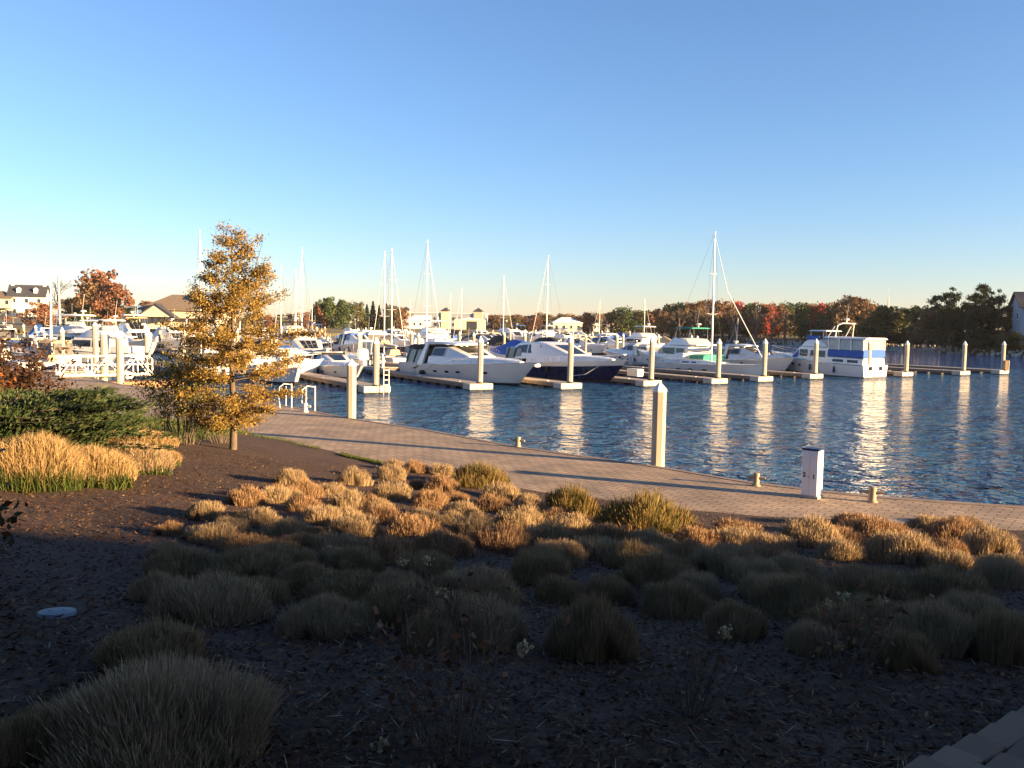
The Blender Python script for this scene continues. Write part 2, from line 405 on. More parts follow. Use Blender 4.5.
# far shore land
shore = [(-900, 60), (-420, 120), (-260, 165), (-160, 215), (-120, 238), (-70, 262), (-42, 330), (-30, 420), (10, 432), (42, 400), (58, 320), (84, 296), (104, 272), (112, 232), (103, 204), (106, 186), (118, 172), (150, 158), (210, 150), (400, 120), (900, 60)]
mb = MB(); out = []
for i, p in enumerate(shore):
    a = Vector(shore[max(i - 1, 0)]); b = Vector(shore[min(i + 1, len(shore) - 1)]); t = (b - a).normalized(); nn = Vector((-t.y, t.x))
    out.append([(p[0], p[1], -1.2), (p[0] + nn.x * 2, p[1] + nn.y * 2, 1.0), (p[0] + nn.x * 7, p[1] + nn.y * 7, 1.7), (p[0] + nn.x * 16, p[1] + nn.y * 16, 2.2)])
mb.rings(out, closed=False, caps=False)
top = [r[3] for r in out]
far_ = [(p[0] * 6, max(p[1] * 6, 2600), 2.2) for p in top]
mb.rings([top, far_], closed=False, caps=False)
tag(mb.build('far_shore', m_land), kind='structure')

# riprap along the right bank
mb = MB(); rr = random.Random(11)
seg = [(58, 320), (84, 296), (104, 272), (112, 232), (103, 204), (106, 186), (118, 172), (150, 158), (210, 150)]
for i in range(len(seg) - 1):
    a = Vector(seg[i]); b = Vector(seg[i + 1]); L = (b - a).length; t = (b - a) / L; nn = Vector((-t.y, t.x))
    for k in range(int(L * 2.6)):
        p = a + t * rr.uniform(0, L) + nn * rr.uniform(-1.2, 2.6); s = rr.uniform(.35, .95); h = rr.uniform(.25, .6)
        z = .05 + max(0, (p - a).dot(nn) + .6) * .35
        rot = rr.uniform(0, 6.28); ring = []
        for rad, hh in ((.8, -.5), (1, 0.1), (.62, .8)):
            ring.append([(p.x + s * .6 * rad * rr.uniform(.75, 1.15) * math.cos(rot + q * 1.257), p.y + s * .6 * rad * rr.uniform(.75, 1.15) * math.sin(rot + q * 1.257), z + h * hh * rr.uniform(.85, 1.1)) for q in range(5)])
        mb.rings(ring)
tag(mb.build('riprap', m_rock), 'grey stone riprap along the far right waterline', 'rocks', kind='stuff')

# ------------------------------------------------------------------ unseen brick hotel placed behind the camera so its shadow lies over the bed
H0 = 10.4; YB = -10.0
t = empty('brick_hotel', (52, YB - 6, 0))
mb = MB(); mb.box((0, 0, (H0 + 1.5) / 2), (86, 12, H0 + 1.5 - 2)); mb.box((-85, 1.5, 10), (80, 18, 18)); mb.build('wall', m_brickw, t)  # second, taller block is added to hide sky and darken the foreground
mb = MB(); mb.prism([(-43.5, 0), (43.5, 0), (42, .5), (-42, .5)], -6.3, 6.3)
o = mb.build('roof', m_roofd, t); o.location = (0, 0, H0 - .25)
for k in range(8):
    x = -38 + 10.5 * k
    w = MB(); w.box((x, 6.02, 5.6), (1.6, .08, 1.8)); w.build('window', m_win, t)
tag(t, 'long unseen brown brick hotel behind the viewer, extended to darken the bed', 'hotel')
for k, (x, w, h) in enumerate(((30, 2.2, .9), (37.5, 1.2, 1.1), (44, 3, .7), (51, 1.5, 1.0), (57, .9, 1.3), (62, 2.4, .6), (69, 1.0, 1.1), (75, 2.6, .8))):
    d_ = MB(); d_.box((x - 52, 4.6, H0 + .1 + h / 2), (w, 1.4, h)); d_.prism([(x - 52 - w / 2 - .15, H0 + .1 + h), (x - 52 + w / 2 + .15, H0 + .1 + h), (x - 52, H0 + .1 + h + .35)], 3.8, 5.4); d_.build('dormer', m_brickw, t)  # dormers added to break the roof's shadow edge into streaks

# ------------------------------------------------------------------ clipped grass clumps
def clump_mesh(n, seed, flat=.45, splay=.42, w=.011, h=.45):
    g = np.random.default_rng(seed); r = .47 * np.sqrt(g.uniform(0, 1, n)); a = g.uniform(0, 6.283, n)
    lob = 1 + .20 * np.sin(2 * a + seed * 1.7) + .13 * np.sin(5 * a + seed * 2.3); r = r * lob
    P = np.stack([r * np.cos(a), r * np.sin(a), np.full(n, -.06)], 1); rn = r / .5
    H = h * (1 - flat * np.minimum(rn, 1.08) ** 2.6) * g.uniform(.66, 1.07, n) * (1 + .20 * np.sin(P[:, 0] * 11 + seed) * np.cos(P[:, 1] * 9)) + .06
    d = np.stack([np.cos(a), np.sin(a), 0 * a], 1) * (splay * rn ** 1.3)[:, None] + np.stack([g.normal(0, .12, n), g.normal(0, .12, n), 0 * a], 1)
    b = g.uniform(0, 6.283, n); e = np.stack([np.cos(b), np.sin(b), 0 * b], 1) * (w * g.uniform(.5, 1.2, n))[:, None] / 2
    up = np.array([0, 0, 1.0]); H_ = H[:, None]
    m1 = P + up * H_ * .5 + d * H_ * .35; tip = P + up * H_ + d * H_ * .9 + np.stack([g.normal(0, .012, n), g.normal(0, .012, n), 0 * a], 1)
    V = np.stack([P - e, P + e, m1 - e, m1 + e, tip - e * .55, tip + e * .55], 1).reshape(-1, 3); k = np.arange(n)[:, None] * 6
    me = npmesh('ornamental_grass_clump', V, [k + np.array([0, 1, 3, 2]), k + np.array([2, 3, 5, 4])], b_tan)
    return me
CL = [Proto(clump_mesh(3600, s, *a, .0085)) for s, a in enumerate(((.72, .20), (.62, .16), (.80, .26), (.66, .22), (.75, .24), (.70, .28), (.78, .15), (.6, .25)))]
FINE = [Proto(clump_mesh(6500, 20 + s, *a, .0062)) for s, a in enumerate(((.72, .20), (.62, .16), (.78, .24), (.68, .22), (.75, .18)))]
BIG = Proto(clump_mesh(13000, 40, .66, .22, .0048))
GRP = 'clipped grass clumps in the mulch bed'
rk = random.Random(21)
def y_px(p): return px(p)[1]
def place_clump(x, yb, w, h, m=None, lab=None, cat='grass clump', proto=None):
    p = at_g(x, yb); d = p.y; W = w * d / FPX
    c = Vector((p.x, p.y + W * .36, 0)); c.z = ground(c.x, c.y)
    Hh = max(h * .42, h - (y_px(p) - y_px(c))) * c.y / FPX
    o = (proto or rk.choice(CL)).place(c, rk.uniform(0, 6.28), (W / .96, W / .96 * rk.uniform(.85, 1.05), Hh / .44))
    mm = m or rk.choice([b_tan, b_tan, b_rus, b_gry])
    o.material_slots[0].link = 'OBJECT'; o.material_slots[0].material = mm
    return o, c, W, mm
# clumps one can tell apart in the shaded foreground: x, base y, width, height
FRONT = [(118, 778, 262, 104), (10, 770, 90, 60), (135, 676, 118, 50), (192, 622, 122, 44), (172, 578, 84, 28), (236, 581, 92, 30), (318, 640, 94, 42), (338, 603, 86, 30),
         (400, 628, 100, 44), (470, 652, 112, 56), (595, 662, 86, 64), (540, 586, 66, 36), (478, 606, 90, 38), (664, 590, 92, 36), (680, 618, 96, 36), (732, 578, 88, 34), (420, 582, 80, 30),
         (806, 618, 112, 42), (778, 604, 80, 30), (880, 604, 104, 36), (846, 648, 84, 44), (950, 658, 116, 54), (962, 606, 92, 38), (1012, 668, 70, 62), (1008, 590, 60, 34), (300, 592, 78, 28),
         (640, 572, 74, 28), (560, 566, 70, 26), (350, 574, 70, 26), (270, 566, 64, 24), (760, 586, 70, 28), (610, 604, 60, 28), (930, 604, 80, 30), (985, 628, 80, 36), (912, 672, 84, 42), (880, 632, 80, 34), (820, 656, 70, 34), (560, 604, 60, 28), (450, 604, 70, 30), (392, 602, 70, 30), (250, 606, 70, 28), (290, 572, 60, 24), (150, 602, 70, 28), (740, 640, 80, 36), (905, 640, 70, 36), (700, 600, 60, 28), (425, 655, 70, 40)]
placed = []
for i, (x, y, w, h) in enumerate(FRONT):
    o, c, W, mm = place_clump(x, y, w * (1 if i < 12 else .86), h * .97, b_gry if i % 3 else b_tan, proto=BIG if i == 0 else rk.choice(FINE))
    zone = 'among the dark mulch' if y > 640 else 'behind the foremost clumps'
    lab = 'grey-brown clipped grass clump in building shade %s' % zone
    if i == 0: lab = 'largest clipped grass clump, a wide olive mound at the lower left corner'
    if i == 2: lab = 'shaded grass clump directly behind the largest lower left mound'
    if i == 3: lab = 'shaded olive grass mound to the right of the round valve cover'
    if i == 10: lab = 'upright brush-like shaded grass clump standing alone in bare mulch'
    later(o, lab, 'grass clump', GRP); placed.append((c.x, c.y, W))
# the sunlit rows between the shade and the pavers
LIT = [(288, 484, 34, 15), (242, 506, 46, 18), (352, 485, 34, 16), (390, 480, 34, 14), (413, 473, 32, 12), (392, 468, 24, 8), (300, 497, 42, 16), (272, 503, 38, 16), (390, 499, 42, 16), (440, 492, 36, 16), (345, 509, 48, 17), (428, 508, 44, 17),
       (200, 520, 46, 18), (252, 527, 48, 18), (300, 512, 44, 15), (318, 524, 46, 18), (378, 524, 48, 18), (350, 537, 56, 22), (282, 540, 52, 20), (410, 540, 60, 24), (205, 545, 58, 20), (240, 556, 60, 20), (460, 520, 46, 18), (470, 537, 56, 22), (440, 556, 64, 24), (500, 500, 40, 16), (492, 512, 40, 16),
       (520, 530, 60, 22), (570, 535, 56, 20), (610, 548, 64, 24), (550, 548, 60, 24), (500, 552, 64, 26), (650, 553, 60, 22), (600, 560, 60, 22), (700, 548, 50, 20), (745, 551, 64, 22), (742, 538, 66, 16), (820, 548, 74, 28), (848, 562, 60, 22), (885, 540, 76, 22), (915, 565, 84, 32), (965, 542, 60, 22), (1000, 556, 64, 28), (1020, 580, 50, 26), (770, 568, 60, 24), (800, 582, 70, 26), (690, 566, 60, 24),
       (160, 558, 40, 16), (330, 556, 60, 22), (375, 562, 60, 24), (440, 476, 30, 12), (455, 506, 30, 14), (330, 496, 30, 13), (225, 535, 44, 16), (165, 535, 34, 12), (420, 524, 40, 15), (370, 510, 36, 14), (530, 512, 36, 14), (940, 530, 50, 14), (860, 528, 46, 14)]
for i, (x, y, w, h) in enumerate(LIT):
    o, c, W, mm = place_clump(x, y, w * .94, h * 1.02, [b_tan, b_rus, b_tan, b_tan, b_rus][i % 5])
    row = 'in the sunlit row by the brick promenade' if (y < 500 or (x > 680 and y < 552)) else 'in the middle of the sunlit mass' if y < 535 else 'along the edge of the shade'
    later(o, '%s clipped grass clump %s' % ('russet' if mm == b_rus else 'tan', row), 'grass clump', GRP)
for i, (x, y, w, h) in enumerate(list(LIT)):
    if y < 486 or i % 3 == 2: continue
    s_ = rk.uniform(.5, .8); xx = x + rk.choice([-1, 1]) * w * rk.uniform(.5, .75); yy = y + rk.uniform(-6, 8)
    if not (150 < xx < 1020) or (xx < 220 and yy < 515): continue
    o, c, W, mm = place_clump(xx, yy, w * s_, h * s_ * 1.1, [b_rus, b_tan, b_tan][i % 3])
    row = 'by the brick promenade' if (y < 500 or (x > 680 and y < 552)) else 'in the middle of the sunlit mass' if y < 535 else 'along the edge of the shade'
    later(o, 'small low %s grass tuft %s' % ('russet' if mm == b_rus else 'tan', row), 'grass clump', GRP)
# three leafier green-based mounds at the pavers
for (x, y, w, h, s) in ((478, 489, 60, 25, 'small'), (572, 517, 64, 30, 'middle'), (650, 532, 98, 37, 'large')):
    o, c, W, mm = place_clump(x, y, w, h, b_mix, proto=CL[2])
    tag(o, '%s green and russet rounded shrub mound beside the brick promenade' % s, 'shrub', 'green based mounds at the pavers')

# tall straw grasses with green skirts at the left
for i, (x, yb, w, h, lab) in enumerate(((12, 490, 120, 66, 'tall straw coloured grass mass at the left edge below the juniper'), (72, 486, 110, 46, 'wide straw coloured grass with green blades at its foot'), (124, 474, 88, 36, 'russet and straw grass mound above the mulch path'), (60, 446, 150, 36, 'straw grass band lying directly under the juniper'), (136, 450, 74, 24, 'low straw grass mound just below the juniper tips'), (160, 466, 36, 20, 'small straw grass tuft nearest the thin shrub stems'))):
    p = at_g(x, yb); d = p.y; W = w * d / FPX; hh = h * d / FPX * .85
    t = empty('straw_grass', (p.x, p.y + W * .25, ground(p.x, p.y + W * .25)))
    n = 5200; r = np.sqrt(rng.uniform(0, 1, n)); a = rng.uniform(0, 6.283, n)
    P = np.stack([r * np.cos(a) * W * .46, r * np.sin(a) * W * .3, 0 * r - .05], 1)
    hs = hh * np.sqrt(np.maximum(.02, 1 - r ** 2)) * .66 * (1 + .12 * np.sin(P[:, 0] * 5 + i) * np.cos(P[:, 1] * 6))
    o = blades('plume_mass', P * [1, 1, 0] + np.stack([0 * r, 0 * r, hs], 1), hh * .36, .009, b_straw if i != 2 else b_tan, .75, t, np.stack([np.cos(a) * r, np.sin(a) * r, 0 * r], 1))
    n = 1300 if i in (0, 1, 5) else 300; a = rng.uniform(3.3, 6.1, n); rr_ = rng.uniform(.75, 1.08, n)
    P = np.stack([rr_ * np.cos(a) * W * .47, rr_ * np.sin(a) * W * .32, 0 * a - .05], 1)
    blades('green_skirt', P, hh * .55, .013, f_grassy, .8, t)
    tag(t, lab, 'ornamental grass', 'straw grasses at the left')

# ------------------------------------------------------------------ leafy plants
def leaf_cloud(name, C, size, mat, parent=None, flat=0.0, asp=.55):
    C = np.array(C, float); n = len(C); s = size * rng.uniform(.6, 1.35, n)[:, None]
    u = rng.normal(size=(n, 3)); u[:, 2] *= (1 - flat); u /= np.linalg.norm(u, axis=1)[:, None]
    q = rng.normal(size=(n, 3)); w = np.cross(u, q); w /= np.linalg.norm(w, axis=1)[:, None]
    V = np.stack([C - u * s, C - w * s * asp + u * s * .1, C + u * s, C + w * s * asp + u * s * .1], 1).reshape(-1, 3)
    return npmesh(name, V, [np.arange(n * 4).reshape(n, 4)], mat, parent)

# young oak in autumn leaf
tb = at_g(233, 450)
t = empty('young_oak', (tb.x, tb.y, ground(tb.x, tb.y) - .03)); ro = random.Random(31)
HT = 222 * tb.y / FPX
tr = MB(); tpts = [(.02 * math.sin(k * 1.3), .02 * math.cos(k), HT * k / 9) for k in range(10)]
tpts[0] = (0, 0, -.1)
tr.path(tpts, [.115, .095, .085, .075, .062, .05, .04, .028, .018, .006], 8); tr.build('trunk', m_trunk, t, 60)
prof_h = [0.13, .2, .3, .42, .52, .60, .70, .80, .92, 1.0]; prof_r = [.75, 1.4, 1.95, 2.3, 1.8, 1.4, 1.15, .75, .32, .08]
br = MB(); LC = []
LEAD = [Vector((.8, .1, HT * .93)), Vector((-.8, .2, HT * .66)), Vector((.55, -.4, HT * .72))]
def limb(q, e, L, i, r0):
    sag = Vector((0, 0, .10 * math.sin(i * 1.7)))
    P = [q, q.lerp(e, .35) + sag * .6, q.lerp(e, .7) + sag, e]; br.path(P, [r0, r0 * .7, r0 * .4, .003], 4, False)
    d = (e - q).normalized(); side = d.cross(Vector((0, 0, 1))).normalized()
    for k in range(int(2 + L * 25)):
        s = ro.uniform(.22, 1.02) ** .75; c0 = q.lerp(e, s) + sag * math.sin(s * 3)
        tw = d * ro.uniform(.5, 1) + side * ro.gauss(0, .75) + Vector((0, 0, ro.gauss(.04, .28))); tw.normalize(); tl = ro.uniform(.18, .5) * (1.15 - .5 * s)
        br.path([c0, c0 + tw * tl], [.004, .0015], 3, False)
        for _ in range(int(ro.uniform(8, 24))):
            c = c0 + tw * tl * ro.uniform(.2, 1.08); LC.append((c.x + ro.gauss(0, .065), c.y + ro.gauss(0, .065), c.z + ro.gauss(0, .06)))
for i in range(92):
    f = .13 + .85 * (i / 91) ** 1.12; z = HT * f; az = i * 2.39996 + ro.uniform(-.5, .5)
    L = float(np.interp(f, prof_h, prof_r)) * ro.uniform(.35, 1.15) * (1.15 if math.cos(az) > .3 and .28 < f < .5 else 1.0)
    rise = -.10 if f < .3 else (.12 if f < .55 else .5)
    q = Vector((0, 0, z)); limb(q, q + Vector((math.cos(az) * L, math.sin(az) * L, L * rise)), L, i, .022 * (1.15 - f))
for k, ld in enumerate(LEAD):
    q = Vector((0, 0, HT * (.52, .42, .5)[k])); m_ = q.lerp(ld, .5) + Vector((0, 0, -.1)); br.path([q, m_, ld], [.03, .02, .006], 5, False)
    for i in range(9):
        c = m_.lerp(ld, i / 8); az = ro.uniform(0, 6.28); L = ro.uniform(.2, .6) * (1.15 - .6 * i / 8); limb(c, c + Vector((math.cos(az) * L, math.sin(az) * L, L * .45)), L, i, .01)
br.build('branch', m_trunk, t); leaf_cloud('crown', LC, .035, f_oak, t)
tag(t, 'young oak with orange and olive autumn leaves beside the promenade', 'tree')

def stem_shrub(name, base, H, W, nst, nleaf, mat, size, lab, cat, seed, bark=m_trunk, leaf_from=.25, lean=.5, rad=.012, branch=4, dome=True):
    r_ = random.Random(seed); t = empty(name, base); st = MB(); LC = []
    for i in range(nst):
        a = r_.uniform(0, 6.28); sp = W / 2 * math.sqrt(r_.random()); h = H * r_.uniform(.6, 1.05) * (1 - .35 * (sp / (W / 2)) ** 2 if dome else 1)
        b0 = Vector((math.cos(a) * sp * .25, math.sin(a) * sp * .25, -.05)); tip = Vector((math.cos(a) * sp, math.sin(a) * sp, h))
        mid = b0.lerp(tip, .5) + Vector((r_.gauss(0, .06), r_.gauss(0, .06), h * .06)) * H
        P = [b0, b0.lerp(mid, .6), mid, mid.lerp(tip, .55) + Vector((r_.gauss(0, .02), r_.gauss(0, .02), 0)) * H, tip]
        st.path(P, [rad, rad * .8, rad * .6, rad * .4, rad * .2], 4, False); nodes = [P[2], P[3], P[4], b0.lerp(mid, .8)]
        for k in range(branch):
            q = P[2].lerp(tip, r_.uniform(-.5, .9)); e = q + Vector((r_.gauss(0, .13), r_.gauss(0, .13), r_.uniform(.02, .22))) * H
            st.path([q, q.lerp(e, .5) + Vector((0, 0, .01)) * H, e], [rad * .4, rad * .3, rad * .15], 3, False); nodes += [q.lerp(e, .5), e, e]
        if nleaf:
            for _ in range(max(1, nleaf // nst)):
                q = r_.choice(nodes)
                if q.z < leaf_from * H: q = tip
                LC.append((q.x + r_.gauss(0, .055 * H), q.y + r_.gauss(0, .055 * H), q.z + r_.gauss(0, .05 * H)))
    st.build('stem', bark, t)
    if nleaf: leaf_cloud('foliage', LC, size, mat, t)
    return tag(t, lab, cat)
p = at_g(186, 444); stem_shrub('understory_shrub', (p.x, p.y, ground(p.x, p.y)), 2.9, 2.8, 34, 4200, f_under, .045, 'thin leggy olive shrub left of the young oak', 'shrub', 3)
p = at_g(150, 441); stem_shrub('understory_shrub', (p.x, p.y + 1, ground(p.x, p.y + 1)), 1.7, 1.5, 10, 260, f_under, .04, 'sparse twiggy shrub between the juniper and the leggy olive shrub', 'shrub', 4)
p = at_g(206, 446); stem_shrub('understory_shrub', (p.x, p.y + 1.2, ground(p.x, p.y + 1.2)), 1.3, 1.9, 20, 1500, f_under, .045, 'low yellow leaved shrub at the left foot of the young oak', 'shrub', 6)
p = at_y(14, 400, 19.0); stem_shrub('maroon_bush', (p.x - .4, 19, ground(p.x, 19)), 2.45, 3.6, 34, 8000, f_redb, .05, 'tall maroon leaved bush at left edge behind the juniper', 'bush', 7)
p = at_y(-4, 400, 18.0); stem_shrub('orange_bush', (p.x - .3, 18, ground(p.x, 18)), 2.2, 1.0, 10, 900, f_orange, .06, 'bright orange leaved shrub cut off by the left edge', 'bush', 8)

# juniper with layered sweeping sprays
t = empty('juniper', (-9.9, 16.4, ground(-9.9, 16.4))); rj = random.Random(9); LC = []; st = MB()
for i in range(170):
    a = rj.uniform(-2.9, .9) if i % 3 else rj.uniform(0, 6.28); L = rj.uniform(.8, 2.75) * (1.0 if math.cos(a) > -.3 else .8)
    z0 = rj.uniform(.1, .9); d = Vector((math.cos(a), math.sin(a) * .75, 0)); rise = rj.uniform(.10, .42)
    P = [Vector((rj.gauss(0, .5), rj.gauss(0, .4), z0 * .6)) + d * L * s + Vector((0, 0, z0 * .5 + L * rise * s ** .8 * (1.1 - .45 * s))) for s in (0, .3, .6, .85, 1)]
    st.path(P, [.03, .022, .015, .008, .004], 4, False)
    for k in range(int(120 * L)):
        s = rj.uniform(.25, 1.0) ** .8; q0 = P[int(min(3, s * 4))].lerp(P[int(min(3, s * 4)) + 1], (s * 4) % 1 if s < 1 else 1)
        w = .17 * (1.15 - s) + .02; LC.append((q0.x + rj.gauss(0, w), q0.y + rj.gauss(0, w), q0.z + rj.gauss(.02, w * .5)))
st.build('branch', m_darktr, t)
C = np.array(LC); n = len(C); u = np.stack([C[:, 0] * .6 + rng.normal(0, .4, n), C[:, 1] * .4 + rng.normal(0, .4, n), np.abs(rng.normal(.5, .35, n))], 1); u /= np.linalg.norm(u, axis=1)[:, None]
w = np.cross(u, rng.normal(size=(n, 3))); w /= np.linalg.norm(w, axis=1)[:, None]; s = (.062 * rng.uniform(.6, 1.4, n))[:, None]
V = np.stack([C - u * s * .6, C - w * s * .28, C + u * s, C + w * s * .28], 1).reshape(-1, 3); npmesh('foliage', V, [np.arange(n * 4).reshape(n, 4)], f_jun, t)
tag(t, 'spreading dark green juniper with feathery sprays at the left', 'juniper')
# shaded broadleaf bush at the very left edge, near
p = at_g(4, 600); stem_shrub('broadleaf_bush', (p.x - .50, p.y + .1, ground(p.x - .5, p.y)), 1.15, .95, 22, 2600, LM('dark_bush_leaves', [(.04, .05, .02), (.07, .07, .025), (.08, .035, .015), (.03, .04, .018)], .6, .2), .045, 'dark broadleaf bush in shade cut off by left edge', 'bush', 12, rad=.008, leaf_from=.05)

# bare hydrangea stems with dried flower heads in the foreground
f_dead = LM('dead_brown_leaves', [(.12, .06, .03), (.17, .08, .035), (.08, .045, .025)], .8, .1); f_head = LM('dried_flower_heads', [(.42, .33, .18), (.34, .25, .13), (.48, .40, .24)], .8, .2)
def dry_shrub(x, yb, H, W, nst, nl, heads, lab, seed):
    p = at_g(x, yb); g = (p.x, p.y, ground(p.x, p.y))
    o = stem_shrub('hydrangea', g, H, W, nst, nl, f_dead, .028, lab, 'shrub', seed, m_trunk, .1, .9, .0042, 6, False)
    for hx, hy in heads:
        q = at_y(hx, hy, p.y + random.Random(hx).uniform(-.3, .3)) - Vector(g)
        r_ = random.Random(hx + hy); LC = [(q.x + r_.gauss(0, .018), q.y + r_.gauss(0, .018), q.z + r_.gauss(0, .014)) for _ in range(46)]
        leaf_cloud('flower_head', LC, .014, f_head, o, 0, .7)
        st = MB(); st.path([(q.x * .15, q.y * .15, 0), (q.x * .7, q.y * .7, q.z * .55), (q.x, q.y, q.z)], [.004, .003, .002], 4); st.build('flower_stem', m_trunk, o)
    return o
dry_shrub(455, 752, .78, 1.15, 30, 150, [(381, 746), (524, 648)], 'leggy dried hydrangea with brown curled leaves at the bottom centre', 41)
dry_shrub(450, 640, .6, .9, 20, 40, [(402, 562), (451, 574), (444, 592), (426, 560)], 'dried hydrangea with four pale flower heads among shaded grass', 42)
dry_shrub(690, 712, .62, .75, 26, 12, [(725, 632)], 'bare twiggy shrub in dark mulch right of the bottom centre', 43)
dry_shrub(845, 672, .62, .8, 18, 130, [(846, 596), (880, 601), (829, 604), (838, 646)], 'dried hydrangea with yellowed leaves at the lower right', 44)

# round valve cover
p = at_g(57, 614); t = empty('valve_cover', (p.x, p.y, ground(p.x, p.y) + .018)); t.rotation_euler = (-.104, 0, 0); t.scale = (.76, .76, .76)
mb = MB(); mb.lathe((0, 0, -.08), [(.175, 0), (.175, .075), (.168, .085), (.155, .085)], 28); mb.build('rim', m_valve, t, 40)
mb = MB(); mb.lathe((0, 0, -.02), [(.15, 0), (.15, .02), (.14, .027)], 28); mb.box((.05, .03, .0085), (.03, .012, .008)); mb.box((-.06, -.02, .0085), (.03, .012, .008)); mb.build('lid', m_valve, t, 40)
tag(t, 'round grey-blue valve cover set flush in the dark mulch', 'valve cover')

# ------------------------------------------------------------------ promenade furniture
def pile(loc, top, r=.2, lab='', group='octagonal mooring piles', zb=-1.0, rot=.39, name='mooring_pile'):
    t = empty(name, (loc[0], loc[1], 0)); mb = MB(); mb.lathe((0, 0, 0), [(r, zb), (r, top - .27)], 8, rot); mb.build('shaft', m_pile, t)
    mb = MB(); mb.lathe((0, 0, top - .27), [(r * 1.05, -.02), (r * 1.05, .06), (.02, .27)], 8, rot); mb.build('cap', m_cap, t)
    return tag(t, lab, 'mooring pile', group)
def pile_at(x, yb, ytop, lab, r=.205, z=.9, dy=.35):
    p = at_z(x, yb, z); p2 = at_y(x, ytop, p.y + dy); return pile((p2.x, p.y + dy), p2.z, r, lab)
pile_at(660, 467, 382, 'tall octagonal cream pile with white cap standing at the promenade edge')
pile_at(351.5, 419, 359, 'cream pile with white cap at promenade edge near the boarding handrails', .205)
pile_at(119.5, 383, 334, 'stained cream pile right of its twin before the white gangway', .225)
pile_at(103.5, 376, 330, 'cream pile left of its stained twin before the white gangway', .225)
pile_at(95, 372, 322, 'slimmer pale pile behind the pair at the white gangway', .2)

p = at_z(811, 497, .9)
t = empty('power_pedestal', (p.x, p.y - .02, .9), R(-38)); K = 1.17
mb = MB(); mb.box((0, 0, .03), (.44, .40, .06)); mb.build('base_plate', m_conc, t)
mb = MB()
mb.box((0, 0, .06 + (K - .06) / 2), (.40, .36, K - .06), 0, .012); mb.build('cabinet', m_ped, t)
for dx in (-.10, .10):
    d_ = MB(); d_.box((dx, -.186, .60), (.175, .012, .98), 0, .005); d = d_.build('door', m_ped, t)
    h_ = MB(); h_.box((dx + .07, -.196, .52), (.015, .012, .06)); h_.build('handle', m_steel, d)
mb = MB(); mb.box((0, 0, K + .025), (.43, .39, .05), 0, .015); mb.build('lid', m_lid, t)
def text(s, size, mat, parent, loc, rot, name='number', ext=.002):
    c = bpy.data.curves.new(name, 'FONT'); c.body = s; c.size = size; c.extrude = ext; c.align_x = 'CENTER'; c.offset = .004
    tmp = bpy.data.objects.new('tmp', c); col.objects.link(tmp); bpy.context.view_layer.update()
    me = bpy.data.meshes.new_from_object(tmp.evaluated_get(bpy.context.evaluated_depsgraph_get())); bpy.data.objects.remove(tmp); me.materials.clear(); me.materials.append(mat)
    o = bpy.data.objects.new(name, me); col.objects.link(o); o.parent = parent; o.location = loc; o.rotation_euler = rot; return o
text('2', .16, m_numb, t, (-.13, -.196, .52), (R(90), 0, 0)); text('1', .16, m_numb, t, (.10, -.196, .49), (R(90), 0, 0))
for zz, s_ in ((.66, .06), (.50, .045)):
    mb = MB(); mb.box((.202, -.02, zz), (.012, .12 if s_ > .05 else .05, s_), 0, .004); q = mb.build('outlet_cover', m_offw, t)
    for k in (-.04, .04):
        h_ = MB(); h_.box((.209, -.02 + k, zz), (.006, .02, .045)); h_.build('socket', m_blkcv, q)
mb = MB(); mb.box((.205, -.10, .22), (.02, .06, .14), 0, .005); mb.build('valve_box', m_offw, t)
mb = MB(); mb.box((-.25, .0, .90), (.11, .12, .15), 0, .012); l_ = mb.build('lamp_bracket', m_bronze, t)
mb = MB(); mb.box((-.25, -.064, .90), (.08, .01, .10)); mb.build('lamp_glass', m_offw, l_)
tag(t, 'white power pedestal numbered two and one with dark blue lid', 'power pedestal')

def bollard(x, yb, s, lab, m):
    p = at_z(x, yb, .9); t = empty('bollard', (p.x, p.y, .905), R(-25))
    mb = MB(); mb.lathe((0, 0, 0), [(.16 * s, 0), (.16 * s, .03), (.115 * s, .04), (.115 * s, .40 * s), (.125 * s, .41 * s), (.125 * s, .45 * s), (.10 * s, .47 * s)], 18); mb.build('post', m, t, 40)
    mb = MB(); mb.path([(-.33 * s, 0, .31 * s), (-.2 * s, 0, .30 * s), (0, 0, .29 * s), (.2 * s, 0, .30 * s), (.33 * s, 0, .31 * s)], [.045 * s, .06 * s, .065 * s, .06 * s, .045 * s], 10); mb.build('horn', m, t, 50)
    tag(t, lab, 'bollard', 'mooring bollards')
bollard(872, 502, .78, 'metal cross-horned bollard right of the white power pedestal', m_bronze)
bollard(756, 486, .72, 'metal cross-horned bollard left of the white power pedestal', m_bronze)
bollard(518, 447, .72, 'small metal bollard alone on the middle of the promenade edge', m_bronze)
bollard(305.5, 412, .85, 'whitish bollard at promenade edge by the boarding handrails', m_cap)

def handrail(x0, x1, lab):
    a = at_z(x0[0], x0[1], .91); b = at_z(x1[0], x1[1], .91); t = empty('boarding_handrail', a)
    d = b - a; mb = MB(); mb.path([(0, 0, 0), (0, 0, 1.15)], .032, 8); mb.build('post', m_white, t)
    mb = MB(); mb.path([(d.x, d.y, 0), (d.x, d.y, .95)], .028, 8); mb.build('post', m_white, t)
    mb = MB(); e = Vector((d.x, d.y, 0)).normalized(); f = Vector((e.y, -e.x, 0)) * -1
    c = Vector((0, 0, 1.1)); mb.path([c, c + f * .35 + Vector((0, 0, .05)), c + f * .55 + Vector((0, 0, -.1)), c + f * .6 + Vector((0, 0, -.6)), c + f * .5 + Vector((0, 0, -1.3))], .024, 8); mb.build('hoop', m_white, t, 60)
    tag(t, lab, 'handrail', 'boarding handrails')
handrail((315, 411), (306, 407), 'white hooped boarding handrail right of the whitish bollard')
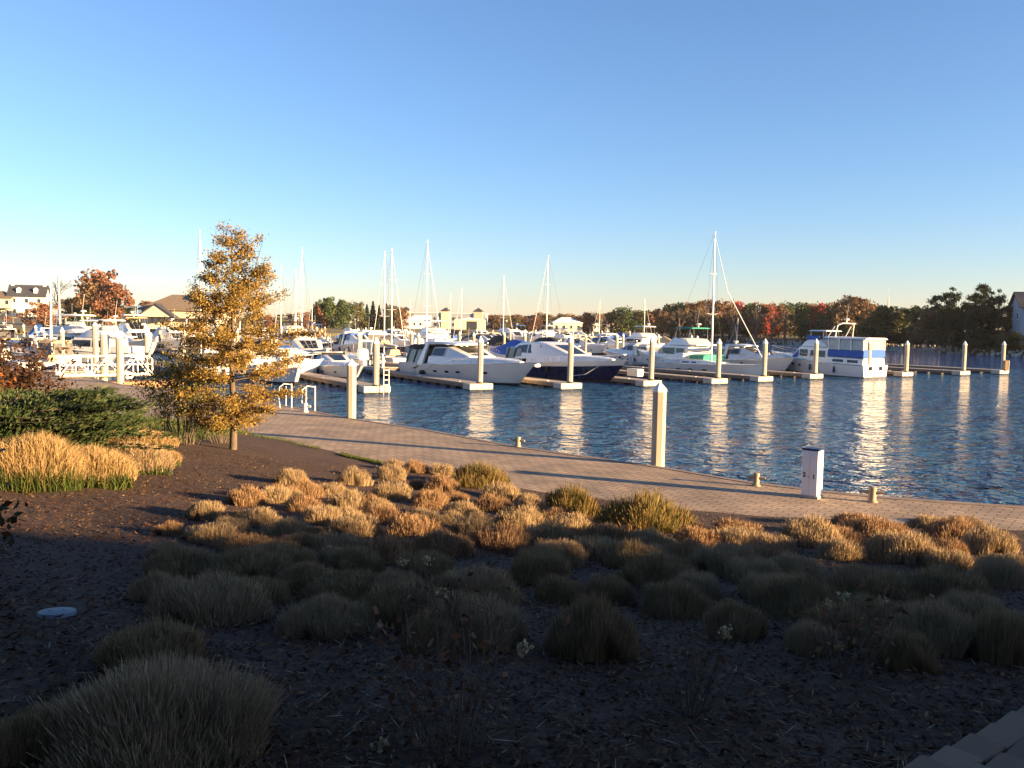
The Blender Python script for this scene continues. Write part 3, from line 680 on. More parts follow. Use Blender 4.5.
handrail((291.5, 408), (286, 406), 'white hooped boarding handrail between the oak and whitish bollard')
# ------------------------------------------------------------------ docks
U = Vector((.85, .527, 0)).normalized(); Vd = Vector((-U.y, U.x, 0)); P0 = Vector((-2.5, 66, 0)); AU = math.atan2(U.y, U.x); AV = math.atan2(Vd.y, Vd.x)
def D(u, v, z=0): return P0 + U * u + Vd * v + Vector((0, 0, z))
def make_finger(L, w=1.5):       # local x runs away from the end block
    t = empty('finger_dock'); mb = MB(); mb.box((L / 2 + .7, 0, .47), (L - .1, w, .06)); mb.build('deck', m_dock, t)
    for s in (-1, 1):
        f = MB(); f.box((L / 2 + .7, s * (w / 2 - .02), .31), (L - .2, .09, .26)); f.build('fascia', m_fascia, t)
    f = MB(); x = 1.4
    while x < L: f.box((x, 0, .04), (.9, w - .3, .42)); x += 1.75
    f.build('float', m_float, t)
    e = MB(); e.box((.2, 0, .27), (1.1, 2.05, .47), 0, .05); e.build('end_block', m_conc, t)
    for x in (2.2, L * .45, L * .8):
        c = MB(); c.path([(x - .16, w / 2 - .18, .56), (x + .16, w / 2 - .18, .56)], .022, 6); c.box((x, w / 2 - .18, .53), (.12, .05, .06)); c.build('cleat', m_steel, t)
    return Proto(t)
FING = make_finger(21.0); FSH = make_finger(15.0)
ENDS = [(376, 386, 337), (480, 383.5, 336), (570, 383, 336.5), (651, 380.5, 336), (718, 378.5, 338.5), (764, 376.5, 338.5), (815, 374, 338.5), (868, 373, 339), (906, 372, 340.5), (963.5, 371, 341), (1002.5, 370, 341)]
PR = make = None
def make_pile(top, name='dock_pile', r=.225):
    t = empty(name); mb = MB(); mb.lathe((0, 0, 0), [(r, -1), (r, top - .45)], 8, .39); mb.build('shaft', m_pile, t)
    mb = MB(); mb.lathe((0, 0, top - .45), [(r * 1.06, -.02), (r * 1.06, .08), (.02, .45)], 8, .39); mb.build('cap', m_cap, t); mb = MB(); mb.lathe((0, 0, 0), [(r * 1.02, -.6), (r * 1.02, .42)], 8, .39); mb.build('waterline_band', m_algae, t); mb = MB(); mb.lathe((0, 0, .5), [(r * 1.05, 0), (r * 1.25, 0), (r * 1.25, .1), (r * 1.05, .1)], 12); mb.build('guide_hoop', m_mastb, t); return Proto(t)
DP = make_pile(4.0)
FE = []
for i, (x, yb, yt) in enumerate(ENDS):
    p = at_z(x, yb, .5); FE.append(p)
    o = FING.place((p.x + Vd.x * .1, p.y + Vd.y * .1, 0), AV); later(o, 'floating finger dock with cream end block in the nearest row', 'dock', 'finger docks of the marina')
    top = at_y(x, yt, p.y).z
    o = DP.place((p.x, p.y, 0), 0, (1, 1, top / 4.0)); later(o, 'cream octagonal pile at the end of a nearest row finger dock', 'mooring pile', 'octagonal mooring piles')
# ladder on the first end block, small post at the last
p = FE[0]; t = empty('dock_ladder', (p.x + .75, p.y - .15, .5), AU); mb = MB()
for s in (-.2, .2): mb.path([(s, 0, -.6), (s, 0, 1.25)], .03, 6)
mb.build('rail', m_white, t); mb = MB()
for z in (.1, .45, .8, 1.15): mb.path([(-.2, 0, z), (.2, 0, z)], .028, 6)
mb.build('rung', m_white, t); tag(t, 'white boarding ladder standing beside the leftmost nearest pile', 'ladder')
p = FE[-1]; t = empty('water_post', (p.x + .7, p.y, .5)); mb = MB(); mb.lathe((0, 0, 0), [(.09, 0), (.09, 1.1), (.05, 1.2)], 8); mb.build('post', m_conc, t); mb = MB(); mb.box((-.45, -.3, .55), (.3, .12, 1.3)); mb.build('bumper', m_teak, t)
tag(t, 'short posts on the last finger dock at the right', 'dock post')

def pier(a, b, w, lab):
    d = b - a; L = d.length; t = empty('main_pier', a, math.atan2(d.y, d.x)); mb = MB(); mb.box((L / 2, 0, .47), (L, w, .07)); mb.build('deck', m_dock, t)
    for s in (-1, 1):
        f = MB(); f.box((L / 2, s * (w / 2 - .02), .29), (L, .1, .28)); f.build('fascia', m_fascia, t)
    f = MB(); x = 1
    while x < L: f.box((x, 0, .03), (1.6, w - .4, .42)); x += 2.6
    f.build('float', m_float, t); tag(t, lab, 'pier', 'main piers')
pier(D(-34, 22.8), D(80, 22.8), 2.4, 'long main pier joining the nearest finger docks')
pier(D(-34, 76), D(86, 76), 2.4, 'second main pier across the middle of the marina')
pier(D(-45, 131), D(120, 131), 2.4, 'farthest main pier below the distant treeline')
# far-side fingers and piles
MP = make_pile(3.9, 'dock_pile', .21)
for row, vv, us, h, first in (('second', 40.5, range(-26, 70, 8), AV + math.pi, 0), ('third', 57.5, range(-27, 84, 8), AV, 0), ('fourth', 94, range(-26, 84, 9), AV + math.pi, 0), ('fifth', 112.5, range(-36, 118, 9), AV, 0)):
    for u in us:
        q = D(u, vv)
        if row == 'second' and False: continue
        dd = AV if row in ('third', 'fifth') else AV + math.pi
        o = FSH.place(q, dd); later(o, 'floating finger dock in the %s row of the marina' % row, 'dock', 'finger docks of the marina')
        o = MP.place((q.x, q.y, 0), 0, (1, 1, rk.uniform(.92, 1.03))); later(o, 'pale pile at the end of a %s row finger dock' % row, 'mooring pile', 'octagonal mooring piles')
# dock boxes and pedestals on the main pier
db = empty('dock_box'); mb = MB(); mb.box((0, 0, .3), (1.5, .7, .6), 0, .03); mb.build('body', m_white, db); mb = MB(); mb.box((0, 0, .64), (1.56, .76, .08), 0, .03); mb.build('lid', m_white, db); DB = Proto(db)
for u, v in ((6, 22.2), (15, 22.2), (23, 22.1), (31, 22.2), (41, 22.1), (-8, 22.2), (52, 22.2), (17.6, 2.4), (30, 75.2), (44, 75.2), (56, 75.2), (16, 75.2), (60, 75.2)):
    o = DB.place(D(u, v, .505), AU + (math.pi / 2 if v < 5 else 0)); later(o, 'white dock box on the %s main pier' % ('second' if v > 50 else 'nearest') if v > 5 else 'white dock box on a nearest row finger dock', 'dock box', 'white dock boxes')
pd = empty('dock_pedestal'); mb = MB(); mb.lathe((0, 0, 0), [(.16, 0), (.15, .85), (.2, .9), (.2, 1.0), (.05, 1.15)], 10); mb.build('post', m_white, pd, 50); mb = MB(); mb.lathe((0, 0, 1.12), [(.10, 0), (.12, .12), (.03, .22)], 10); mb.build('lamp', m_offw, pd, 50); PD = Proto(pd)
for u in range(-24, 80, 8):
    o = PD.place(D(u + 1.2, 21.9, .505), 0); later(o, 'small white power post with lamp head on the nearest main pier', 'power post', 'white dock power posts')

# truss gangway at the left
a = at_z(58, 376, .95); b = at_z(150, 379, .6); d = b - a; L = d.length; t = empty('gangway', a, math.atan2(d.y, d.x)); mb = MB(); mb.box((L / 2, 0, -.02), (L, 1.3, .1)); mb.build('deck', m_dock, t)
for s in (-.66, .66):
    mb = MB(); n = 6
    mb.path([(0, s, 1.35), (L * .96, s, 1.35), (L, s, 1.1), (L, s, 0)], .055, 6); mb.path([(0, s, .05), (L, s, .05)], .055, 6); mb.path([(0, s, .75), (L, s, .75)], .03, 6)
    for k in range(n):
        x = L * k / n; mb.path([(x, s, 0), (x, s, 1.35)], .045, 6); mb.path([(x, s, 1.33 if k % 2 else .05), (x + L / n, s, .05 if k % 2 else 1.33)], .045, 6)
    mb.build('truss', m_white, t)
for y in (-.35, .35):
    mb = MB(); mb.rings([[(L - 1.5 + .28 * rr_ * math.cos(q * .524), y + dy, -.05 + .28 * rr_ * math.sin(q * .524)) for q in range(12)] for dy, rr_ in ((-.1, .7), (-.1, 1), (.1, 1), (.1, .7))]); mb.build('wheel', m_white, t)
tag(t, 'white truss gangway leading down from the left promenade', 'gangway')
pl = MB(); q = at_z(140, 383, .3); pl.box((q.x, q.y, .25), (5.2, 2.2, .5), math.atan2(d.y, d.x), .04); tag(pl.build('landing_float', m_teak), 'tan landing float at the foot of the white gangway', 'float')

# ------------------------------------------------------------------ boats
def hull(t, L, B, zs, zb, rake, m_side, m_bot=m_antif, zcut=.22, deck_m=None, trans=0.0, fore=.35, full=.80):
    nt_ = 22; hs = [0, .16, .3, .45, .6, .75, .9, 1.0]
    def P(tt, h, s):
        sheer = zs + (zb - zs) * tt ** 1.8; z = -.4 + (sheer + .4) * h
        bs = B / 2 * (1 - max(0, (tt - fore) / (1 - fore)) ** 2.5) * (1 - .07 * max(0, (.35 - tt) / .35))
        bb = B / 2 * full * (1 - max(0, (tt - .22) / .78) ** 1.6)
        y = bb + (bs - bb) * h ** .85
        x = tt * L - rake * (1 - h) * tt ** 5 - trans * h * (1 - tt) ** 6
        return (x, s * max(y, .004), z)
    def side(h0, h1, name, m, off=0):
        mb = MB(); hh = [h0 + (h1 - h0) * k / 6 for k in range(7)]
        ring = lambda h: [P(k / nt_, h, 1) for k in range(nt_ + 1)] + [P(k / nt_, h, -1) for k in range(nt_ - 1, -1, -1)]
        mb.rings([ring(h) for h in hh], closed=True, caps=False); return mb.build(name, m, t, 50)
    hc = (zcut + .4) / ((zs + zb) / 2 + .4)
    side(hc, 1, 'hull', m_side); side(0, hc, 'bottom', m_bot)
    mb = MB(); rows = []
    for k in range(nt_ + 1):
        a = P(k / nt_, 1, 1); rows.append([(a[0], a[1] * f, a[2] - .05 + .10 * (1 - f * f)) for f in (.99, .5, 0, -.5, -.99)])
    mb.rings(rows, closed=False, caps=False); mb.build('deck', deck_m or m_white, t, 50)
    mb = MB(); mb.path([P(k / nt_, 1, 1) for k in range(nt_ + 1)] + [P(k / nt_, 1, -1) for k in range(nt_ - 1, -1, -1)], .045, 6); mb.build('rub_rail', m_white if m_side != m_white else m_steel, t, 60)
    return P
def cabin(t, st, name='cabin', m=m_white, parent=None):
    """stations (x, half-width bottom, half-width top, z0, z1)"""
    rs = []
    for x, wb, wt, z0, z1 in st:
        r = min(.12, (z1 - z0) * .45); rs.append([(x, wb, z0), (x, wt + (wb - wt) * .1, z1 - r), (x, wt * .93, z1 - r * .25), (x, wt * .6, z1), (x, -wt * .6, z1), (x, -wt * .93, z1 - r * .25), (x, -wt - (wb - wt) * .1, z1 - r), (x, -wb, z0)])
    return MB().rings(rs).build(name, m, parent or t, 40)
def interp(st, x):
    st = sorted(st)
    for a, b in zip(st, st[1:]):
        if a[0] <= x <= b[0]:
            f = (x - a[0]) / max(1e-6, b[0] - a[0]); return [p + (q - p) * f for p, q in zip(a, b)]
    return list(st[0] if x < st[0][0] else st[-1])
def side_window(t, st, pts, name='window', m=m_glass, off=.014):
    """pts: (x, fraction of height) polygon top and bottom as quads strip: [(x, f0, f1), ...]"""
    for s in (1, -1):
        mb = MB(); V = []
        for x, f0, f1 in pts:
            _, wb, wt, z0, z1 = interp(st, x); zt = z1 - min(.12, (z1 - z0) * .45)
            for f in (f0, f1): V.append((x, s * (wb + (wt + (wb - wt) * .1 - wb) * f + off), z0 + (zt - z0) * f))
        F = [(2 * i, 2 * i + 2, 2 * i + 3, 2 * i + 1) for i in range(len(pts) - 1)]
        mb.add(V, F); mb.build(name, m, t)
def front_glass(t, a, b, f0=.12, f1=.9, m=m_glass, n=3):
    """panes on the sloped face between station a (low) and b (high)"""
    for k in range(n):
        mb = MB(); V = []
        for f in (f0, f1):
            x = a[0] + (b[0] - a[0]) * f; z = a[4] + (b[4] - a[4]) * f; w = (a[2] + (b[2] - a[2]) * f) * .62
            for q in (k / n + .02, (k + 1) / n - .02): V.append((x + .012, w * (2 * q - 1), z + .03))
        mb.add(V, [(0, 1, 3, 2)]); mb.build('windscreen', m, t)
def rail(t, P, t0, t1, h=.6, n=8, inset=.93, name='bow_rail', r=.018):
    mb = MB()
    L_ = [[(P(t0 + (t1 - t0) * k / n, 1, s)) for k in range(n + 1)] for s in (1, -1)]
    pts = [[(p[0] - .05, p[1] * inset, p[2] + h * (1 if k else .35)) for k, p in enumerate(l)] for l in L_]
    mb.path(pts[0] + pts[1][::-1], r, 5)
    for l, q in zip(L_, pts):
        for k in range(1, n + 1): mb.path([(l[k][0] - .05, l[k][1] * inset, l[k][2]), q[k]], r * .8, 4)
    mb.build(name, m_steel, t)
def fenders(t, P, ts, m=m_blkcv):
    for tt in ts:
        for s in (1, -1):
            p = P(tt, .62, s); q = P(tt, 1, s); mb = MB(); y = p[1] + s * .16
            mb.lathe((p[0], y, p[2]), [(.02, -.36), (.12, -.3), (.13, 0), (.12, .3), (.02, .36)], 8); mb.tube((p[0], y, p[2] + .3), (q[0], q[1], q[2] + .05), .012, None, 3); mb.build('fender', m, t, 60)
def radar(t, x, z):
    mb = MB(); mb.lathe((x, 0, z), [(.06, 0), (.06, .3), (.30, .32), (.32, .42), (.22, .5), (.02, .52)], 12); mb.build('radar', m_white, t, 50)
    mb = MB(); mb.path([(x - .25, .5, z - .1), (x - .6, .5, z + 2.2)], .016, 4); mb.build('antenna', m_white, t)
def portholes(t, P, xs, h=.62, w=.42, hh=.17):
    for tt in xs:
        for s in (1, -1):
            mb = MB(); V = []
            for dx, dz in ((-.5, -.3), (-.35, -.5), (.35, -.5), (.5, -.3), (.5, .3), (.35, .5), (-.35, .5), (-.5, .3)):
                p = P(tt + dx * w / 13, h + dz * hh / 1.8, s); V.append((p[0], p[1] + s * .02, p[2]))
            mb.add(V, [tuple(range(8))]); mb.build('porthole', m_glass, t)
def canvas_box(t, x0, x1, w, z0, z1, m, name='canvas', taper=.9):
    return cabin(t, [(x0, w, w * taper, z0, z1 - .05), (x0 + .25, w, w * taper, z0, z1), (x1 - .25, w, w * taper, z0, z1), (x1, w * .97, w * taper * .95, z0, z1 - .08)], name, m)

def express(L=12.5, B=4.0, side=m_white, canvas=m_blkcv, hard=False, detail=1):
    t = empty('express_cruiser'); k = L / 12.5
    P = hull(t, L, B, 1.25 * k, 1.95 * k, 1.9 * k, side)
    z = 1.28 * k
    tr = [(3.6 * k, 1.62 * k, 1.5 * k, z, z + .75 * k), (6.2 * k, 1.6 * k, 1.42 * k, z + .05, z + .85 * k), (8.2 * k, 1.38 * k, 1.1 * k, z + .12 * k, z + .80 * k), (10.2 * k, .85 * k, .55 * k, z + .3 * k, z + .78 * k), (11.2 * k, .35 * k, .12 * k, z + .45 * k, z + .68 * k)]
    cabin(t, tr, 'foredeck_cabin')
    zz = z + .72 * k
    ws = [(3.9 * k, 1.52 * k, 1.28 * k, zz, zz + .80 * k), (5.4 * k, 1.5 * k, 1.22 * k, zz, zz + .86 * k), (7.3 * k, 1.25 * k, .95 * k, zz + .02, zz + .16 * k)]
    cabin(t, ws, 'windshield_frame'); side_window(t, ws, [(3.95 * k, .08, .94), (5.25 * k, .08, .96)]); side_window(t, ws, [(5.35 * k, .08, .96), (6.2 * k, .08, .95), (7.15 * k, .1, .85)]); front_glass(t, ws[2], ws[1], .03, .97, m_glass, 3)
    # radar arch
    mb = MB()
    for s in (1, -1): mb.rings([[(2.55 * k, s * 1.62 * k, z - .1), (3.15 * k, s * 1.62 * k, z - .1), (3.15 * k, s * 1.75 * k, z - .1), (2.55 * k, s * 1.75 * k, z - .1)], [(3.2 * k, s * 1.35 * k, z + 1.75 * k), (3.5 * k, s * 1.35 * k, z + 1.75 * k), (3.5 * k, s * 1.5 * k, z + 1.72 * k), (3.2 * k, s * 1.5 * k, z + 1.72 * k)]])
    mb.box((3.3 * k, 0, z + 1.78 * k), (.7 * k, 3.0 * k, .16 * k), 0, .04); mb.build('radar_arch', m_white, t, 40)
    if hard: cabin(t, [(2.9 * k, 1.45 * k, 1.3 * k, z + 1.82 * k, z + 1.95 * k), (4.5 * k, 1.45 * k, 1.3 * k, z + 1.84 * k, z + 2.02 * k), (6.0 * k, 1.2 * k, 1.0 * k, z + 1.74 * k, z + 1.86 * k)], 'hardtop')
    else: canvas_box(t, 3.5 * k, 5.2 * k, 1.36 * k, z + 1.55 * k, z + 1.82 * k, canvas, 'bimini')
    canvas_box(t, .9 * k, 2.95 * k, 1.45 * k, z + 1.28 * k, z + 1.62 * k, canvas, 'canvas', .9); cabin(t, [(.8 * k, 1.55 * k, 1.4 * k, z - .1, z + 1.26 * k), (2.8 * k, 1.58 * k, 1.4 * k, z - .1, z + 1.3 * k)], 'enclosure', m_vinyl)
    for x in (.9, 1.8):
        for s in (1, -1): mb = MB(); mb.path([(x * k, s * 1.58 * k, z), (x * k + .5, s * 1.46 * k, z + 1.3 * k)], .05, 4); mb.build('enclosure_post', canvas, t)
    radar(t, 3.3 * k, z + 1.86 * k); rail(t, P, .46, .985)
    portholes(t, P, (.36, .46, .55, .74)); fenders(t, P, (.22, .5))
    return t, P
def flybridge(L=13.5, B=4.6, side=m_white, canvas=m_blue, fw=1):
    t = empty('flybridge_cruiser'); k = L / 13.5
    P = hull(t, L, B, 1.2 * k, 2.2 * k, 1.8 * k, side)
    z = 1.25 * k
    hs = [(2.6 * k, 1.9 * k, 1.75 * k, z - .1, z + 1.75 * k), (7.0 * k, 1.85 * k, 1.65 * k, z, z + 1.8 * k), (8.9 * k, 1.55 * k, 1.25 * k, z + .1, z + .72 * k), (10.8 * k, .9 * k, .6 * k, z + .35 * k, z + .85 * k)]
    cabin(t, hs, 'deckhouse'); side_window(t, hs, [(3.0 * k, .42, .86), (4.7 * k, .42, .86)]); side_window(t, hs, [(4.9 * k, .42, .86), (7.0 * k, .42, .84), (7.8 * k, .5, .8)]); front_glass(t, hs[2], hs[1])
    zf = z + 1.76 * k
    fb = [(1.4 * k, 1.75 * k, 1.75 * k, zf, zf + .12 * k), (2.5 * k, 1.8 * k, 1.8 * k, zf, zf + .14 * k), (3.2 * k, 1.8 * k, 1.7 * k, zf, zf + .75 * k), (5.6 * k, 1.65 * k, 1.5 * k, zf, zf + .8 * k), (6.6 * k, 1.35 * k, 1.1 * k, zf, zf + .3 * k)]
    cabin(t, fb, 'flybridge'); front_glass(t, fb[4], fb[3], .2, 1.25, m_glass, 3)
    mb = MB()
    for x in (3.0, 5.2):
        for s in (1, -1): mb.path([(x * k, s * 1.5 * k, zf + .7 * k), (x * k - .1, s * 1.3 * k, zf + 1.95 * k)], .03, 5)
    mb.build('bimini_frame', m_steel, t)
    canvas_box(t, 2.6 * k, 5.5 * k, 1.5 * k, zf + 1.88 * k, zf + 2.05 * k, canvas, 'bimini')
    canvas_box(t, .35 * k, 2.7 * k, 1.72 * k, z + .05, z + .8 * k, canvas, 'canvas', .96)
    radar(t, 3.0 * k, zf + 2.0 * k); rail(t, P, .42, .985, .7); portholes(t, P, (.6, .68, .76), .66); fenders(t, P, (.25, .48), m_navy)
    return t, P
def sail_boat(L=11.5, B=3.5, side=m_white, cover=m_blue, H=16.0, mx=6.4):
    t = empty('sailboat'); P = hull(t, L, B, 1.0, 1.35, 1.3, side, trans=.5, full=.7)
    ro_ = [(3.6, .95, .8, 1.0, 1.42), (6.6, .9, .72, 1.05, 1.5), (8.0, .6, .42, 1.12, 1.38), (8.7, .3, .2, 1.2, 1.28)]
    cabin(t, ro_, 'coachroof'); side_window(t, ro_, [(4.0, .3, .8), (5.2, .3, .8)]); side_window(t, ro_, [(5.5, .3, .8), (6.7, .3, .75)])
    mb = MB(); mb.path([(mx, 0, 1.3), (mx - .05, 0, H * .6), (mx - .1, 0, H)], [.10, .095, .07], 8)
    mast = mb.build('mast', m_alu, t, 60)
    sp = MB()
    for f in (.42, .70):
        w = .95 * (1.25 - f); sp.path([(mx - .1, -w, H * f + .1), (mx, 0, H * f), (mx - .1, w, H * f + .1)], .03, 4)
    sp.build('spreader', m_alu, mast)
    mb = MB()
    for s in (1, -1):
        w = .95 * (1.25 - .42); mb.path([(mx, s * B * .46, 1.15), (mx - .1, s * w, H * .42 + .1), (mx - .1, s * .95 * .55, H * .7 + .1), (mx - .1, 0, H * .97)], .014, 3, False)
    mb.path([(.2, 0, 1.1), (mx - .1, 0, H)], .014, 3, False); mb.build('rigging', m_wire, t)
    mb = MB(); mb.path([(L - .25, 0, 1.45), (mx + 2, 0, H * .58), (mx - .05, 0, H * .97)], [.05, .04, .015], 6); mb.build('furled_jib', m_whcv, t, 60)
    mb = MB(); mb.path([(mx, 0, 2.3), (mx - 4.3, 0, 2.35)], .07, 6); mb.build('boom', m_alu, t)
    mb = MB(); mb.path([(mx - .05, 0, 3.0), (mx - .4, 0, 2.62), (mx - 2, 0, 2.58), (mx - 4.2, 0, 2.5)], [.12, .22, .2, .10], 8); mb.build('canvas', cover, t, 60)
    canvas_box(t, 2.5, 4.0, .85, 1.35, 2.15, cover, 'dodger', .8)
    rail(t, P, .08, .98, .55, 8, .95, 'lifeline', .012)
    return t, P
def console(L=8.0, B=2.6, side=m_white, canvas=m_white):
    t = empty('center_console'); P = hull(t, L, B, .95, 1.45, 1.3, side)
    cabin(t, [(2.8, .5, .45, .85, 2.0), (3.6, .5, .42, .85, 2.1), (4.2, .45, .35, .85, 1.5)], 'console'); front_glass(t, (4.2, .45, .35, .85, 1.5), (3.6, .5, .42, .85, 2.1))
    mb = MB()
    for x in (2.6, 4.0):
        for s in (1, -1): mb.path([(x, s * .75, .95), (x, s * .7, 2.9)], .03, 5)
    mb.build('top_frame', m_steel, t); canvas_box(t, 1.9, 4.6, 1.0, 2.85, 3.0, canvas, 'canvas')
    for y in (-.4, .4):
        mb = MB(); mb.box((-.35, y, 1.25), (.5, .4, .6), 0, .1); mb.box((-.35, y, .6), (.2, .15, .9)); mb.build('outboard', m_mastb, t, 40)
    rail(t, P, .5, .98, .45); return t, P
def covered(L=10.5, B=3.6, side=m_white, canvas=m_whcv):
    t = empty('covered_cruiser'); P = hull(t, L, B, 1.2, 1.8, 1.6, side)
    cabin(t, [(.2, 1.65, .9, 1.1, 1.9), (2.2, 1.7, .35, 1.15, 3.1), (4.6, 1.66, .3, 1.25, 3.2), (6.6, 1.4, .3, 1.4, 2.5), (8.6, .9, .2, 1.6, 2.1), (10.1, .2, .06, 1.78, 1.9)], 'canvas', canvas)
    rail(t, P, .45, .98, .5); portholes(t, P, (.5, .62)); return t, P

# ---- the boats one can tell apart
def heading(a, b): return math.atan2(b.y - a.y, b.x - a.x)
def spot(x, y, z=0): return at_z(x, y, z)
def park(t, bow, direction):     # bow at 'bow', stern along direction; hull x runs stern to bow
    pass
# white hardtop cruiser in front
t, P = express(18.0, 5.0, m_white, m_blkcv, True); t.name = 'hardtop_cruiser'
bow = Vector((1.9, 67.4, 0)); dv = Vector((-.60, .80, 0)); st = bow + dv * 18.0
t.location = st; t.rotation_euler = (0, 0, heading(st, bow)); t.scale = (1, 1, .72)
for o in [c for c in col.objects if c.parent == t and c.name.split('.')[0] == 'fender']: bpy.data.objects.remove(o)
mb = MB(); mb.lathe((4.6, 0, .75), [(.02, -.33), (.22, -.25), (.28, 0), (.22, .25), (.02, .33)], 12)
o = mb.build('fender', m_blkcv, t, 60); o.location = (0, -2.5, 0)
mb = MB()
for s in (1, -1):
    V = []
    for k in range(9):
        f = k / 8; p = P(.13 + .085 * f, .80 + .05 * f - .12 * (1 - f) ** 2, s); q = P(.13 + .085 * f, .80 + .05 * f - .12 * (1 - f) ** 2 - .07 * math.sin(math.pi * f) - .01, s)
        V += [(p[0], p[1] + s * .012, p[2]), (q[0], q[1] + s * .012, q[2])]
    mb.add(V, [(2 * i, 2 * i + 2, 2 * i + 3, 2 * i + 1) for i in range(8)])
mb.build('swoosh_mark', m_blkcv, t)
mb = MB(); mb.path([(17.4, 0, 2.72), (18.25, 0, 2.68)], .08, 6); mb.box((18.15, 0, 2.5), (.2, .5, .3)); mb.build('anchor', m_steel, t)
mb = MB(); p = P(.36, .97, -1); mb.path([(p[0], p[1] - .03, p[2]), (p[0] - 1.4, p[1] - .35, .55)], .02, 4); p = P(.2, .97, -1); mb.path([(p[0], p[1] - .03, p[2]), (p[0], p[1] - .3, .52)], .02, 4); mb.build('mooring_line', m_wire, t)
tag(t, 'large white hardtop cruiser with black aft canvas at the nearest finger dock', 'motor yacht')
# navy cruiser
t, P = express(17.0, 4.9, m_navy, m_blkcv, True); t.name = 'navy_cruiser'
for o in [c for c in col.objects if c.parent == t and c.name.split('.')[0] in ('canvas', 'radar_arch', 'windshield_frame', 'hardtop', 'windscreen', 'window', 'radar', 'antenna')]: bpy.data.objects.remove(o)
k = 17 / 12.5; z = 1.28 * k
hs = [(1.2 * k, 1.5 * k, 1.1 * k, z + .3, z + 1.25 * k), (2.2 * k, 1.55 * k, 1.2 * k, z + .4, z + 1.72 * k), (4.2 * k, 1.55 * k, 1.25 * k, z + .5, z + 1.86 * k), (5.4 * k, 1.5 * k, 1.2 * k, z + .6 * k, z + 1.74 * k), (7.9 * k, 1.2 * k, .85 * k, z + .65 * k, z + .82 * k)]
cabin(t, hs, 'coupe_roof'); side_window(t, hs, [(1.5 * k, .5, .78), (2.2 * k, .42, .86), (3.4 * k, .36, .9)]); side_window(t, hs, [(3.55 * k, .35, .9), (5.0 * k, .3, .88), (6.6 * k, .25, .75)]); front_glass(t, hs[4], hs[3], .08, .86)
wl = MB()
for s in (1, -1):
    V = []
    for q in range(23):
        for h in (.80, .985): p = P(q / 22, h, s); V.append((p[0], p[1] + s * .012, p[2]))
    wl.add(V, [(2 * i, 2 * i + 2, 2 * i + 3, 2 * i + 1) for i in range(22)])
wl.build('white_topside', m_white, t, 60)
bow = D(11.6, -1.6) ; bow = Vector((9.9, 73.2, 0)); dv = Vector((-.56, .83, 0)); st = bow + dv * 17
t.location = st; t.rotation_euler = (0, 0, heading(st, bow)); t.scale = (1, 1, .80)
mb = MB(); p = P(.9, .97, -1); mb.path([(p[0], p[1] - .03, p[2]), (p[0] - 1.6, p[1] - 1.1, .9), (p[0] - 3.6, p[1] - 1.5, .55)], .025, 4); mb.build('mooring_line', m_white, t)
tag(t, 'navy blue hulled coupe cruiser beside the large white hardtop cruiser', 'motor yacht')
# sailboat with the tall mast at right
t, P = sail_boat(15.5, 4.4, m_white, m_whcv, 15.4, 7.7); t.name = 'sailboat'
bow = D(34.5, 2.0); st = bow + Vd * 15.5; st.z = bow.z = 0
t.location = st + Vector((0, 0, 0)); t.rotation_euler = (0, 0, heading(st, bow))
portholes(t, P, (.3, .42, .55), .6, .5); tag(t, 'white sailboat with the tallest mast right of centre', 'sailboat')
HERO_SAIL = t
# blue canvas aft-cabin trawler, stern toward us
t, P = flybridge(15.2, 4.9, m_white, m_blue); t.name = 'trawler'
for o in [c for c in col.objects if c.parent == t and c.name.split('.')[0] in ('canvas', 'deckhouse', 'flybridge', 'window', 'windscreen', 'bimini', 'bimini_frame', 'radar', 'antenna')]: bpy.data.objects.remove(o)
z = 1.4
ac = [(.25, 2.1, 1.95, 1.2, 2.15), (5.0, 2.2, 2.05, 1.25, 2.25)]
cabin(t, ac, 'aft_cabin'); side_window(t, ac, [(.9, .45, .8), (2.3, .45, .8)]); side_window(t, ac, [(2.8, .45, .8), (4.3, .45, .8)])
dh = [(5.0, 2.05, 1.9, 1.3, 3.25), (9.3, 1.95, 1.75, 1.4, 3.25), (10.8, 1.65, 1.4, 1.5, 2.1), (12.3, 1.1, .8, 1.75, 2.15)]
cabin(t, dh, 'deckhouse'); side_window(t, dh, [(5.4, .42, .82), (7.6, .42, .82)]); side_window(t, dh, [(8.0, .42, .86), (9.2, .42, .86)]); side_window(t, dh, [(9.35, .38, .86), (10.5, .42, .86)], 'side_screen_cover', m_blue); front_glass(t, dh[2], dh[1], .06, .94, m_blue, 3)
en = [(.2, 2.05, 1.95, 2.2, 3.05), (5.0, 2.1, 2.0, 2.25, 3.05)]
cabin(t, en, 'canvas_dodger', m_blue)
e2 = [(.3, 1.95, 1.85, 3.0, 4.2), (5.0, 2.0, 1.9, 3.0, 4.3)]
cabin(t, e2, 'vinyl_enclosure', m_clear)
cabin(t, [(0, 2.1, 1.95, 4.18, 4.38), (5.6, 2.15, 2.0, 4.25, 4.45)], 'hardtop')
mb = MB()
for x in (.3, 1.9, 3.5, 5.0):
    for s in (1, -1): mb.box((x, s * 1.98, 3.6), (.12, .08, 1.3))
mb.build('enclosure_post', m_white, t)
fb = [(5.3, 1.9, 1.85, 3.25, 3.42), (6.4, 1.85, 1.7, 3.25, 4.05), (8.6, 1.6, 1.35, 3.25, 4.0), (9.4, 1.3, 1.0, 3.25, 3.6)]
cabin(t, fb, 'flybridge')
for s in (1, -1): sw_ = MB(); sw_.box((7.5, s * 1.6, 4.25), (1.9, .06, .5)); sw_.build('bridge_canvas', m_blue, t)
mb = MB()
